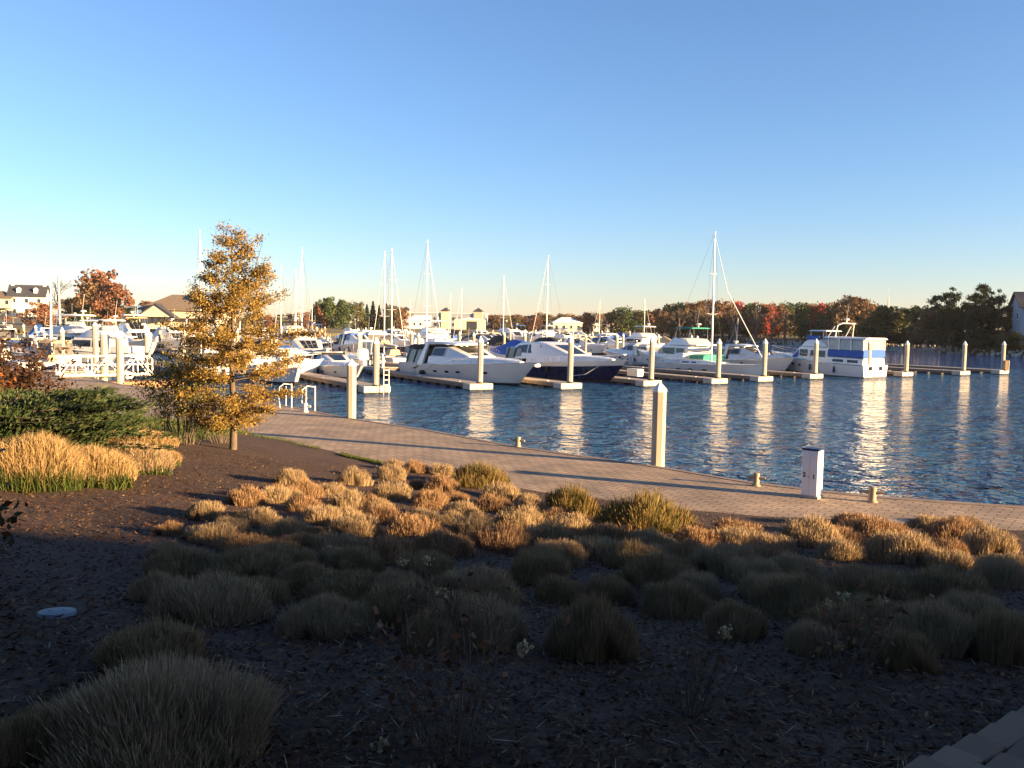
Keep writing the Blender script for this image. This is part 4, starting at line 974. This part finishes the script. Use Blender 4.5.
for s in (1, -1): mb.path([(4.4, s * 1.6, 4.4), (4.2, s * 1.5, 5.7), (3.9, s * 1.0, 5.95)], .07, 6); mb.path([(5.4, s * 1.6, 4.4), (4.6, s * 1.5, 5.6)], .05, 6)
mb.box((4.1, 0, 5.95), (.7, 2.6, .1), 0, .03); mb.build('radar_arch', m_white, t); radar(t, 4.1, 6.0)
canvas_box(t, 5.8, 8.4, 1.5, 5.0, 5.15, m_whcv, 'bimini'); mb = MB()
for x in (6.2, 8.0):
    for s in (1, -1): mb.path([(x, s * 1.5, 4.0), (x, s * 1.35, 5.05)], .03, 5)
mb.build('bimini_frame', m_steel, t)
for y in (-.95, .95):
    mb = MB(); mb.box((-.02, y, 1.0), (.06, .62, .42), 0, .02); mb.build('stern_window', m_glass, t)
st = Vector((38.9, 91.0, 0)); bow = st + Vector((-.57, .82, 0)) * 15.2
t.scale = (.9, 1, .97); t.location = st; t.rotation_euler = (0, 0, heading(st, bow)); tag(t, 'white aft-cabin trawler with bright blue canvas and clear enclosure', 'trawler')
# teal canvas cruiser
t, P = flybridge(13.5, 4.4, m_white, m_green); t.name = 'teal_canvas_cruiser'
st = D(36.5, 11.0); bow = st + Vd * 13.5; t.location = st; t.rotation_euler = (0, 0, AV)
tag(t, 'white flybridge cruiser with teal green aft canvas behind the finger docks', 'motor yacht')
t, P = express(12, 4, m_white, m_whcv, True); t.location = D(44.8, 13.5); t.rotation_euler = (0, 0, AV + math.pi); t.location = D(44.5, 17) + Vd * 2; tag(t, 'white express cruiser just left of the blue canvas trawler', 'motor yacht')
# a grey tender and a small white runabout on the first fingers, left
t, P = express(11.5, 3.8, m_white, m_blkcv, False); t.location = D(-5.6, 10.5) + Vd * 11.5; t.rotation_euler = (0, 0, AV + math.pi); t.scale = (1, 1, .75); tag(t, 'low white express cruiser half hidden behind the large hardtop cruiser', 'motor yacht')
t, P = console(7.0, 2.4, m_white, m_blue); t.location = D(-12.5, 13); t.rotation_euler = (0, 0, AV + math.pi); tag(t, 'small white console boat under blue top left of the ladder pile', 'boat')

# ---- rows of boats behind
PRO = {'express': Proto(express()[0]), 'fly': Proto(flybridge()[0]), 'sail': Proto(sail_boat()[0]), 'console': Proto(console()[0]), 'cover': Proto(covered()[0])}
NAMES = {'express': 'express cruiser', 'fly': 'flybridge cruiser', 'sail': 'sailboat', 'console': 'console boat', 'cover': 'covered cruiser'}
MASTS = [(201, 231, 28, -1), (281, 265, 60, 1), (296, 270, 85, -1), (302, 248, 88, 1), (384, 252, 34, 1), (391.5, 249, 61, -1), (426.5, 241, 63, -1), (461, 288, 116, 1), (503, 276, 88, -1), (546, 256, 60, 1), (599, 300, 116, 1), (644, 299, 116, -1), (52, 270, 34, 1), (60, 269, 62, -1), (450, 294, 140, 1), (240, 262, 62, 1), (312, 292, 140, 1), (410, 300, 140, -1), (737, 318, 90, 1)]
def u_for_px(x, v):
    lo, hi = -80, 160
    for _ in range(60):
        m_ = (lo + hi) / 2
        if px(D(m_, v, 1))[0] < x: lo = m_
        else: hi = m_
    return lo
ROWN = {34: 'at the second row of docks', 62: 'at the third row of docks', 86: 'at the fourth row of docks', 118: 'at the fifth row of docks', 142: 'at the farthest row of docks'}
rowof = lambda v: min(ROWN, key=lambda r: abs(r - v))
used = []
for x, yt, v, sgn in MASTS:
    u = u_for_px(x, v + 5); base = D(u, v + 5)
    yh = px((base.x, base.y, 5.0))[1]; Hm = 5 + (yh - yt) * base.y / FPX; s = max(.62, min(1.25, Hm / 16.0))
    ang = AV if sgn > 0 else AV + math.pi
    loc = base - Vector((math.cos(ang), math.sin(ang), 0)) * 6.4 * s
    cv = rk.choice([m_blue, m_whcv, m_blkcv, m_tan])
    hm = rk.choice([m_white, m_white, m_white, m_offw, m_navy])
    o = PRO['sail'].place(loc, ang, (s, s, Hm / 16.0 if Hm / 16 < 1.3 else 1.3), {'canvas': cv, 'dodger': cv, 'hull': hm})
    used.append((u, rowof(v)))
    later(o, '%s sailboat %s with bare mast' % ('navy hulled' if hm == m_navy else 'white', ROWN[rowof(v)]), 'sailboat', 'sailboats in the marina')
TYPES = ['express', 'fly', 'express', 'cover', 'fly', 'console', 'express', 'cover']
CV = [('blue', m_blue), ('white', m_whcv), ('black', m_blkcv), ('tan', m_tan), ('white', m_whcv), ('white', m_whcv)]
for v, u0, u1, step, ln in ((27.0, -30, 64, 6.6, 1), (60, -27, 84, 6.2, 1), (79.5, -26, 84, 6.4, 1), (114, -36, 118, 6.4, 1), (135, -42, 118, 6.2, 1)):
    u = u0; row = rowof(v + 7)
    while u < u1:
        uu = u + rk.uniform(-.8, .8); u += step
        if any(abs(uu - a) < 4.6 and r == row for a, r in used): continue
        x = px(D(uu, v + 6, 1))[0]
        if x < -40 or (row == 34 and uu > 34 and rk.random() < .35): continue
        ty = rk.choice(TYPES); s = rk.uniform(.85, 1.12); cn, cm = rk.choice(CV); hm = rk.choice([m_white] * 7 + [m_offw, m_navy, m_redhull])
        out = rk.random() < .5; Lb = {'express': 12.5, 'fly': 13.5, 'console': 8, 'cover': 10.5}[ty] * s
        loc = D(uu, v + (0 if out else Lb)); ang = AV if out else AV + math.pi
        md = {'canvas': cm, 'bimini': cm}
        if hm != m_white: md['hull'] = hm
        o = PRO[ty].place(loc, ang, s, md)
        hn = {'navy_gelcoat': 'navy hulled ', 'maroon_hull': 'maroon hulled ', 'cream_gelcoat': 'cream '}.get(hm.name, 'white ')
        later(o, '%s%s with %s canvas %s' % (hn, NAMES[ty], cn, ROWN[row]), 'motor boat' if ty != 'console' else 'boat', 'motor boats moored in the marina')
# a few boats near the left gangway
for x, y, ty, s, ang, cn, cm in ((70, 366, 'express', .9, 2.9, 'tan', m_tan), (196, 378, 'express', .85, .3, 'white', m_whcv), (250, 372, 'cover', .8, .2, 'white', m_whcv), (30, 372, 'console', 1.0, 2.8, 'tan', m_tan), (140, 364, 'fly', .95, 3.0, 'white', m_whcv), (285, 366, 'console', .9, .5, 'white', m_whcv), (108, 362, 'fly', 1.05, 2.9, 'white', m_whcv)):
    q = at_z(x, y, 0); o = PRO[ty].place((q.x, q.y, 0), ang, s, {'canvas': cm, 'bimini': cm})
    later(o, 'white %s with %s canvas near the left gangway' % (NAMES[ty], cn), 'motor boat' if ty != 'console' else 'boat', 'motor boats moored in the marina')
# ------------------------------------------------------------------ buildings
def house(loc, rz, w, d, h, rh, wall, roof, lab, cat, wins=(3, 2), gable='x', chim=0, porch=False, over=.4, group=None, name='house'):
    t = empty(name, loc, rz); mb = MB(); mb.box((0, 0, h / 2), (w, d, h))
    if gable == 'x': mb.rings([[(-w / 2, -d / 2, h), (-w / 2, d / 2, h), (-w / 2, 0, h + rh)], [(w / 2, -d / 2, h), (w / 2, d / 2, h), (w / 2, 0, h + rh)]])
    mb.build('wall', wall, t)
    mb = MB()
    if gable == 'x':
        sl = rh / (d / 2)
        mb.rings([[(-w / 2 - over, s * (d / 2 + over), h - sl * over + .06) for s in (-1,)] + [(-w / 2 - over, 0, h + rh + .06), (-w / 2 - over, d / 2 + over, h - sl * over + .06), (-w / 2 - over, d / 2 + over, h - sl * over + .28), (-w / 2 - over, 0, h + rh + .3), (-w / 2 - over, -d / 2 - over, h - sl * over + .28)],
                  [(w / 2 + over, -d / 2 - over, h - sl * over + .06), (w / 2 + over, 0, h + rh + .06), (w / 2 + over, d / 2 + over, h - sl * over + .06), (w / 2 + over, d / 2 + over, h - sl * over + .28), (w / 2 + over, 0, h + rh + .3), (w / 2 + over, -d / 2 - over, h - sl * over + .28)]])
    else:
        a, b = w / 2 + over, d / 2 + over; r = max(0, a - b)
        mb.add([(-a, -b, h), (a, -b, h), (a, b, h), (-a, b, h), (-r, 0, h + rh), (r, 0, h + rh), (-a, -b, h - .2), (a, -b, h - .2), (a, b, h - .2), (-a, b, h - .2)], [(0, 1, 5, 4), (1, 2, 5), (2, 3, 4, 5), (3, 0, 4), (6, 7, 1, 0), (7, 8, 2, 1), (8, 9, 3, 2), (9, 6, 0, 3), (9, 8, 7, 6)])
    r_ = mb.build('roof', roof, t)
    for k in range(chim):
        x = (-1 if k == 0 else 1) * (w / 2 - .7); c = MB(); c.box((x, 0, h + rh + .5), (.9, .9, 2.0)); c.build('chimney', wall, r_)
    nx, nz = wins
    for fy in (-1, 1):
        for i in range(nx):
            for j in range(nz):
                x = -w / 2 + w * (i + .5) / nx; z = h / nz * (j + .55)
                f = MB(); f.box((x, fy * (d / 2 + .03), z), (1.2, .08, 1.55)); fr = f.build('window', m_wallw, t); g = MB(); g.box((x, fy * (d / 2 + .06), z), (.96, .06, 1.3)); g.build('pane', m_win, fr)
    for fx in (-1, 1):
        for i in range(2):
            for j in range(nz):
                y = -d / 4 + d / 2 * i; z = h / nz * (j + .55)
                f = MB(); f.box((fx * (w / 2 + .03), y, z), (.08, 1.2, 1.55)); fr = f.build('window', m_wallw, t); g = MB(); g.box((fx * (w / 2 + .06), y, z), (.06, .96, 1.3)); g.build('pane', m_win, fr)
    if porch:
        p_ = MB(); p_.box((0, -d / 2 - 1.5, 2.9), (w, 3, .25)); p_.build('porch_roof', roof, t)
        for k in range(6):
            c = MB(); c.box((-w / 2 + .3 + k * (w - .6) / 5, -d / 2 - 2.8, 1.4), (.25, .25, 2.8)); c.build('porch_post', m_wallw, t)
    return tag(t, lab, cat, group)
def gl(x, Y, z=2.2): p = at_y(x, 330, Y); return (p.x, Y, z)
t = house(gl(30, 275, 4.9), .32, 10.5, 8, 6.4, 3.4, m_wallw, m_roofd, 'white house with steep charcoal roof and two chimneys at the far left', 'house', (3, 2), 'x', 2)
for k in (-1, 1):
    d_ = MB(); d_.box((k * 2.4, -2.4, 8.0), (1.1, 1.6, 1.1)); d_.prism([(k * 2.4 - .7, 8.55), (k * 2.4 + .7, 8.55), (k * 2.4, 9.2)], -3.3, -1.2); d_.build('dormer', m_wallw, t)
house(gl(-2, 272, 4.4), .1, 12, 8, 6.2, 2.2, m_wally, m_roofb, 'cream two storey house with porch at the far left edge', 'house', (5, 2), 'hip', 1, True)
house(gl(138, 300), .2, 15, 9, 4.2, 2.6, m_wallw, m_roofbl, 'pale building with blue metal roof left of the clubhouse', 'shed', (3, 1))
# clubhouse
t = house(gl(186, 235), .18, 20, 13, 5.2, 4.2, m_walls, m_roofb, 'beige clubhouse with broad brown hipped roof, gables and white porch', 'clubhouse', (6, 1), 'hip', 0, True, 1.2, None, 'clubhouse')
mb = MB(); mb.rings([[(-9.8, -11.5, 3.2), (-1.0, -11.5, 3.2), (-5.4, -11.5, 6.4)], [(-9.8, -3, 3.2), (-1.0, -3, 3.2), (-5.4, -3, 6.4)]]); mb.build('front_gable', m_walls, t)
mb = MB()
for s in (-1, 1): mb.rings([[(-5.4, -12, 6.5), (-5.4 + s * 5.2, -12, 2.75), (-5.4 + s * 5.2, -12, 3.0), (-5.4, -12, 6.8)], [(-5.4, -2, 6.5), (-5.4 + s * 5.2, -2, 2.75), (-5.4 + s * 5.2, -2, 3.0), (-5.4, -2, 6.8)]])
mb.build('gable_roof', m_roofd, t)
for k in range(5):
    w_ = MB(); w_.box((-8.6 + k * 1.6, -11.56, 2.2), (1.1, .06, 1.5)); w_.build('window', m_win, t)
mb = MB(); mb.box((5, -3.5, 8.0), (2.4, 2.4, 1.6)); mb.build('cupola', m_wallw, t); mb = MB(); mb.add([(3.5, -5, 8.8), (6.5, -5, 8.8), (6.5, -2, 8.8), (3.5, -2, 8.8), (5, -3.5, 10.2)], [(0, 1, 4), (1, 2, 4), (2, 3, 4), (3, 0, 4), (3, 2, 1, 0)]); mb.build('cupola_roof', m_roofb, t)
mb = MB(); mb.path([(-10, -10.5, 1.0), (12, -10.5, 1.0)], .06, 4)
for k in range(30): mb.box((-10 + k * .75, -10.5, .5), (.12, .06, 1.0))
mb.build('porch_railing', m_wallw, t)
# long dockside hotel with corner towers in the far centre
t = empty('dockside_hotel', gl(447, 450), -.05); mb = MB(); mb.box((0, 0, 4), (42, 14, 8)); mb.build('wall', m_wallg, t)
mb = MB(); mb.box((0, 0, 8.15), (42.6, 14.6, .35)); mb.build('parapet', m_wallw, t)
for x in (-21, 0, 17):
    tw = MB(); tw.box((x, -5, 4.6), (4.4, 5.4, 9.2)); tw.build('tower', m_walls if x else m_wally, t); tr = MB(); tr.add([(x - 2.8, -8.2, 9.2), (x + 2.8, -8.2, 9.2), (x + 2.8, -1.8, 9.2), (x - 2.8, -1.8, 9.2), (x, -5, 11.2)], [(0, 1, 4), (1, 2, 4), (2, 3, 4), (3, 0, 4), (3, 2, 1, 0)]); tr.build('tower_roof', m_roofd, t)
for i in range(12):
    for j in range(2):
        x = -18 + i * 3.2
        if abs(x) < 3 or abs(x - 17) < 3: continue
        w_ = MB(); w_.box((x, -7.05, 2.2 + j * 3), (1.5, .1, 1.5)); w_.build('window', m_win, t)
tag(t, 'long grey hotel with pyramid roofed towers in the far centre', 'hotel')
t = empty('boat_shed', gl(470, 415), .02); mb = MB(); mb.box((0, 0, 2.4), (15, 10, 4.8)); mb.build('wall', m_wally, t); mb = MB(); mb.rings([[(-7.9, -5.4, 4.8), (7.9, -5.4, 4.8), (0, -5.4, 5.8)], [(-7.9, 5.4, 4.8), (7.9, 5.4, 4.8), (0, 5.4, 5.8)]]); mb.build('roof', m_whcv, t); mb = MB(); mb.box((1, -5.03, 2), (5, .1, 4)); mb.build('doorway_shade_panel', m_win, t)  # dark flat panel stands for the shade inside the doorway
tag(t, 'cream boat shed with dark painted doorway shade before the far hotel', 'boat shed')
for i, (x, Y, w, h, wl, rf, lab) in enumerate(((530, 470, 22, 5, m_wallw, m_whcv, 'low white long building right of the far hotel'), (556, 480, 14, 5.5, m_wally, m_roofb, 'cream house with brown roof beyond the central docks'), (515, 460, 9, 5, m_wallg, m_roofb, 'small grey house next to the long white far building'), (603, 440, 12, 4.5, m_wallw, m_roofb, 'white cottage before the far brown wood'), (418, 410, 12, 4, m_wallw, m_whcv, 'white hall in front of the left part of far hotel'), (566, 350, 12, 4, m_wally, m_whcv, 'cream flat building at the far centre dock head'))):
    house(gl(x, Y), .05 * (i % 3), w, 8, h, 2.2, wl, rf, lab, 'building', (4, 1), 'hip' if i % 2 else 'x', 0, False, .3, None, 'far_building')
house((118.0, 187, 2.5), -.35, 14, 12, 8.2, 3.2, m_wallg, m_roofd, 'grey-blue house with white gable trim among the pines at right edge', 'house', (3, 2), 'x', 0, False, .6)
t = empty('radio_mast', gl(887, 240)); mb = MB()
for k in range(3):
    a = k * 2.094; mb.path([(.5 * math.cos(a), .5 * math.sin(a), 0), (.12 * math.cos(a), .12 * math.sin(a), 12.5)], .05, 4)
mb.path([(0, 0, 12), (0, 0, 15)], .03, 4); mb.build('leg', m_alu, t); mb = MB()
for j in range(20):
    z = j * .62; r_ = .5 - .38 * z / 12.5; r2 = .5 - .38 * (z + .62) / 12.5
    for k in range(3): a = k * 2.094; b = a + 2.094; mb.path([(r_ * math.cos(a), r_ * math.sin(a), z), (r2 * math.cos(b), r2 * math.sin(b), z + .62)], .03, 3, False)
mb.build('lattice', m_alu, t); tag(t, 'thin lattice radio mast rising from the dark trees at right', 'mast')

# ------------------------------------------------------------------ far trees
def tree_proto(kind, seed, n=900, size=.42):
    r_ = random.Random(seed); t = empty('tree'); H = 10.0; LC = []
    tr = MB(); tr.path([(0, 0, -.8), (r_.gauss(0, .1), r_.gauss(0, .1), H * .4), (r_.gauss(0, .3), r_.gauss(0, .3), H * .8)], [.26, .18, .05], 6); 
    if kind == 'round':
        cl = [(r_.gauss(0, 1.9), r_.gauss(0, 1.9), H * (.12 + .78 * ((k_ + r_.random()) / 30)), r_.uniform(.85, 1.5)) for k_ in range(30)]
        for x, y, z, r in cl:
            k = 1 - max(0, z / H - .5) * 1.3; x *= max(.3, k); y *= max(.3, k); tr.path([(0, 0, max(.8, z * .6)), (x * .6, y * .6, z * .9), (x, y, z)], [.08, .05, .02], 4, False)
            for _ in range(n // 30):
                v = Vector((r_.gauss(0, 1), r_.gauss(0, 1), r_.gauss(0, .8))).normalized() * r * r_.uniform(.35, 1.1) ** .6; LC.append((x + v.x, y + v.y, z + v.z))
    elif kind == 'pine':
        for i in range(30):
            z = H * r_.uniform(.34, .97); a = r_.uniform(0, 6.28); L = r_.uniform(.7, 2.4) * (1.25 - .85 * (z / H)) * 1.5; e = Vector((math.cos(a) * L, math.sin(a) * L, z + L * .15))
            tr.path([(0, 0, z - .2), (e.x * .6, e.y * .6, z + .02), e], [.06, .04, .02], 4, False)
            for _ in range(n // 30):
                s = r_.uniform(.35, 1.1); LC.append((e.x * s + r_.gauss(0, .36), e.y * s + r_.gauss(0, .36), z + L * .15 * s + r_.gauss(0, .17)))
    elif kind == 'cone':
        for i in range(n):
            f = r_.random() ** 1.5; z = H * (.06 + .94 * f); rr_ = 1.75 * (1 - f) ** .8 * r_.uniform(.55, 1.08) * (1 + .15 * math.sin(z * 4 + seed)); a = r_.uniform(0, 6.28); LC.append((rr_ * math.cos(a), rr_ * math.sin(a), z))
    elif kind == 'bare':
        def grow(p, d, L, r, dep):
            q = p + d * L; tr.path([p, p.lerp(q, .5) + Vector((r_.gauss(0, .04), r_.gauss(0, .04), 0)) * L, q], [r, r * .8, r * .6], 4 if dep > 2 else 3, False)
            if dep == 0: return
            for _ in range(3 if dep > 1 else 4):
                e = (d + Vector((r_.gauss(0, .5), r_.gauss(0, .5), r_.gauss(.12, .3)))).normalized(); grow(q if r_.random() < .7 else p.lerp(q, .7), e, L * r_.uniform(.55, .8), r * .6, dep - 1)
        grow(Vector((0, 0, .8)), Vector((0, 0, 1)), 2.6, .17, 5)
    if kind == 'bare': tr.build('trunk', C_BARE, t)
    else:
        tr.build('trunk', m_darktr, t); leaf_cloud('crown', LC, size, C_BROWN, t, .15, .7)
    return Proto(t)
TP = {'round': [tree_proto('round', s, 2100, .30) for s in (1, 2, 3)], 'pine': [tree_proto('pine', s, 2600, .17) for s in (4, 5)], 'cone': [tree_proto('cone', 6, 1600, .26)], 'bare': [tree_proto('bare', s) for s in (7, 8)]}
KN = {'scarlet_crown': 'scarlet maple', 'rust_crown': 'rust red tree', 'brown_crown': 'brown leaved tree', 'olive_crown': 'olive tree', 'green_crown': 'green tree', 'dark_evergreen': 'dark evergreen'}
def put_tree(kind, x, ytop, Y, m=None, wide=1.0, zone='', zb=1.6, lab=None, X=None):
    p = at_y(x, ytop, Y); h = p.z - zb
    if h < 1.5: h = 1.5
    s = h / 10.0 * (1.12 if kind == 'round' else 1.02)
    o = rk.choice(TP[kind]).place((p.x, Y, zb), rk.uniform(0, 6.28), (s * wide, s * wide, s), {'crown': m} if m else None)
    kn = {'pine': 'dark pine', 'cone': 'dark conical evergreen', 'bare': 'bare grey tree'}.get(kind) or KN[m.name]
    nm = {'pine': 'pine_tree', 'cone': 'conifer_tree', 'bare': 'bare_tree', 'round': 'broadleaf_tree'}[kind]; o.name = nm
    if lab: tag(o, lab, 'tree', 'far trees along the shore')
    else: later(o, '%s %s' % (kn, zone), 'tree', 'far trees along the shore')
# left group
Z = 'behind the white house at far left'
put_tree('bare', 58, 263, 300, None, 1.0, Z); put_tree('bare', 78, 284, 290, None, 1.2, Z); put_tree('bare', 42, 285, 300, None, 1.1, Z); put_tree('bare', 97, 268, 285, None, 1.0, Z)
put_tree('round', 100, 274, 288, C_RUST, 1.0, Z); put_tree('round', 116, 286, 280, C_RUST, 1.1, Z); put_tree('round', 92, 285, 282, C_BROWN, 1.1, Z); put_tree('round', 128, 308, 285, C_GREEN, 1.6, Z); put_tree('round', 40, 304, 262, C_RUST, 1.6, Z); put_tree('round', 84, 306, 275, C_GREEN, 1.6, Z)
put_tree('round', 148, 303, 330, C_RUST, 1.6, Z); put_tree('bare', 12, 288, 320, None, 1.2, Z); put_tree('round', 70, 300, 280, C_BROWN, 1.3, Z)
# left centre green group
Z = 'in the green group right of the young oak'
for x, y, m, w in ((329, 299, C_GREEN, 1.0), (343, 302, C_GREEN, 1.0), (316, 306, C_RUST, 1.0), (357, 304, C_OLIVE, 1.0), (336, 306, C_OLIVE, 1.2), (321, 304, C_GREEN, 1.0)): put_tree('round', x, y, rk.uniform(330, 350), m, w, Z)
for x, y in ((367, 305), (373, 302), (379, 306), (386, 304), (362, 308)): put_tree('cone', x, y, rk.uniform(345, 365), f_dark, 1.1, Z)
for x, y, m in ((392, 307, C_BROWN), (400, 309, C_RUST), (396, 311, C_OLIVE)): put_tree('round', x, y, 370, m, 1.2, Z)
for x in range(225, 312, 11): put_tree('round', x, rk.uniform(312, 316), rk.uniform(300, 340), rk.choice([C_BROWN, C_RUST, C_OLIVE]), 1.4, 'behind the young oak')
# far low scrub across the centre
for x in range(488, 625, 6): put_tree('round', x, rk.uniform(314, 318.5), rk.uniform(440, 470), rk.choice([C_BROWN, C_RUST, C_BROWN, C_OLIVE]), 1.7, 'in the low far wood at centre')
for x, y in ((601, 304), (612, 306), (593, 308), (622, 307)): put_tree('bare', x, y, 400, None, 1.4, 'in the low far wood at centre')
for x, y, m in ((622, 309, C_GREEN), (634, 312, C_BROWN), (612, 313, C_BROWN), (642, 312, C_GREEN), (652, 313, C_RUST), (660, 311, C_RUST), (588, 314, C_RUST)): put_tree('round', x, y, rk.uniform(345, 365), m, 1.25, 'in the low far wood at centre')
# right wood
Z = 'in the wood behind the tallest mast'
for x, y, m, w in ((672, 306, C_OLIVE, 1.1), (683, 305, C_GREEN, 1.1), (694, 304, C_BROWN, 1.0), (704, 302, C_BROWN, 1.0), (715, 303, C_RUST, 1.0), (724, 304, C_BROWN, 1.0), (738, 304, C_SCAR if False else C_RED, .85), (752, 306, C_GREEN, 1.1), (762, 305, C_RUST, .9), (768, 307, C_RED, .8), (770, 306, C_RUST, .9), (780, 307, C_BROWN, 1.0), (792, 305, C_GREEN, 1.1), (676, 313, C_RUST, 1.3), (700, 312, C_OLIVE, 1.2), (730, 313, C_BROWN, 1.2), (745, 314, C_OLIVE, 1.2), (775, 314, C_OLIVE, 1.2), (663, 312, C_BROWN, 1.1)):
    put_tree('round', x, y, 302 - (x - 672) * .05 + rk.uniform(0, 20), m, w, Z)
Z = 'in the wood behind the blue canvas trawler'
for x, y, m, w in ((803, 306, C_GREEN, 1.0), (812, 306, C_BROWN, .9), (822, 306, C_RED, .95), (832, 305, C_BROWN, .9), (842, 303, C_BROWN, .95), (852, 299, C_BROWN, 1.0), (856, 307, C_RED, .9), (862, 301, C_BROWN, 1.0), (868, 306, C_RUST, 1.0), (838, 312, C_OLIVE, 1.1), (880, 308, C_OLIVE, 1.1), (812, 308, C_RED, .8), (848, 308, C_RED, .8), (872, 309, C_RUST, .9), (815, 315, C_BROWN, 1.2), (848, 314, C_RUST, 1.2), (826, 316, C_OLIVE, 1.2), (866, 314, C_OLIVE, 1.1)):
    put_tree('round', x, y, 285 - (x - 800) * .25 + rk.uniform(0, 12), m, w, Z)
for x, y in ((681, 301), (709, 299), (733, 300), (757, 301), (786, 302), (818, 301), (846, 297), (872, 302), (697, 302), (773, 303)): put_tree('bare', x, y, rk.uniform(285, 300), None, 1.3, 'in the wood along the right shore')
# dark bank at the right
Z = 'on the shaded right bank'
for x, y, w in ((936, 296, 1.0), (947, 293, 1.0), (956, 288, .9), (951, 302, 1.2), (976, 288, 1.0), (984, 285, 1.0), (993, 292, 1.0), (1001, 290, .7), (968, 298, 1.0), (940, 306, 1.2), (1008, 302, .9), (990, 304, 1.1)):
    put_tree('pine', x, y, rk.uniform(190, 212), f_dark, w * .68, Z, 2.4)
for x, y, m in ((874, 312, C_OLIVE), (884, 308, f_dark), (893, 311, C_OLIVE), (902, 309, f_dark), (912, 310, C_BROWN), (922, 308, C_OLIVE), (930, 310, C_BROWN), (945, 312, f_dark), (962, 310, f_dark), (978, 306, f_dark), (996, 312, f_dark), (1014, 314, C_OLIVE), (955, 322, C_OLIVE), (1010, 325, C_BROWN), (1022, 318, f_dark)):
    put_tree('round', x, y, rk.uniform(214, 236) if x < 930 else rk.uniform(190, 205), m, 1.15, Z, 2.0)
for x, y in ((895, 305), (908, 306), (916, 304), (888, 303)): put_tree('bare', x, y, 236, None, 1.2, Z)
Z = 'along the riprap of the right bank'
for k in range(26):
    x = 868 + k * 6.3 + rk.uniform(-2, 2); Y = float(np.interp(x, [868, 900, 940, 980, 1030], [230, 214, 200, 186, 176]))
    p = at_y(x, 330, Y + 4); h = rk.uniform(2.2, 4.6); s = h / 10
    o = rk.choice(TP['round']).place((p.x, Y + rk.uniform(6, 10), 1.5), rk.uniform(0, 6), (s * 2.0, s * 1.7, s), {'crown': rk.choice([C_OLIVE, C_BROWN, f_dark, C_OLIVE])}); o.name = 'waterside_bush'
    later(o, 'low bush ' + Z, 'bush', 'waterside bushes')
# tall unseen grove added beyond the right edge to shade the right bank
for k in range(16):
    o = rk.choice(TP['round']).place((185 + rk.uniform(-12, 26), 78 + k * 6.5, 2), rk.uniform(0, 6), (2.6, 2.6, 2.5 + rk.uniform(-.2, .4)), {'crown': C_OLIVE}); o.name = 'added_shade_tree'
    later(o, 'tall unseen olive tree added beyond right edge to shade the bank', 'tree', 'unseen grove added for shade')
number_labels()
for o in col.objects:
    if o.parent is None and o.type in ('MESH', 'EMPTY') and not o.get('label') and not o.get('kind'): print('UNLABELLED', o.name)
print('OBJECTS', len(col.objects))

hz = MB(); hz.box((0, 850, 14), (2400, 1800, 34)); ho = hz.build('haze', None); tag(ho, 'thin pale evening haze over the harbour', 'haze', kind='stuff')
hm_ = bpy.data.materials.new('evening_haze'); hm_.use_nodes = True; t_ = hm_.node_tree; t_.nodes.remove(t_.nodes['Principled BSDF']); pv = t_.nodes.new('ShaderNodeVolumePrincipled')
pv.inputs['Color'].default_value = (.9, .9, .92, 1); pv.inputs['Density'].default_value = .00007; pv.inputs['Anisotropy'].default_value = .2
t_.links.new(pv.outputs[0], t_.nodes['Material Output'].inputs['Volume']); ho.data.materials.append(hm_)
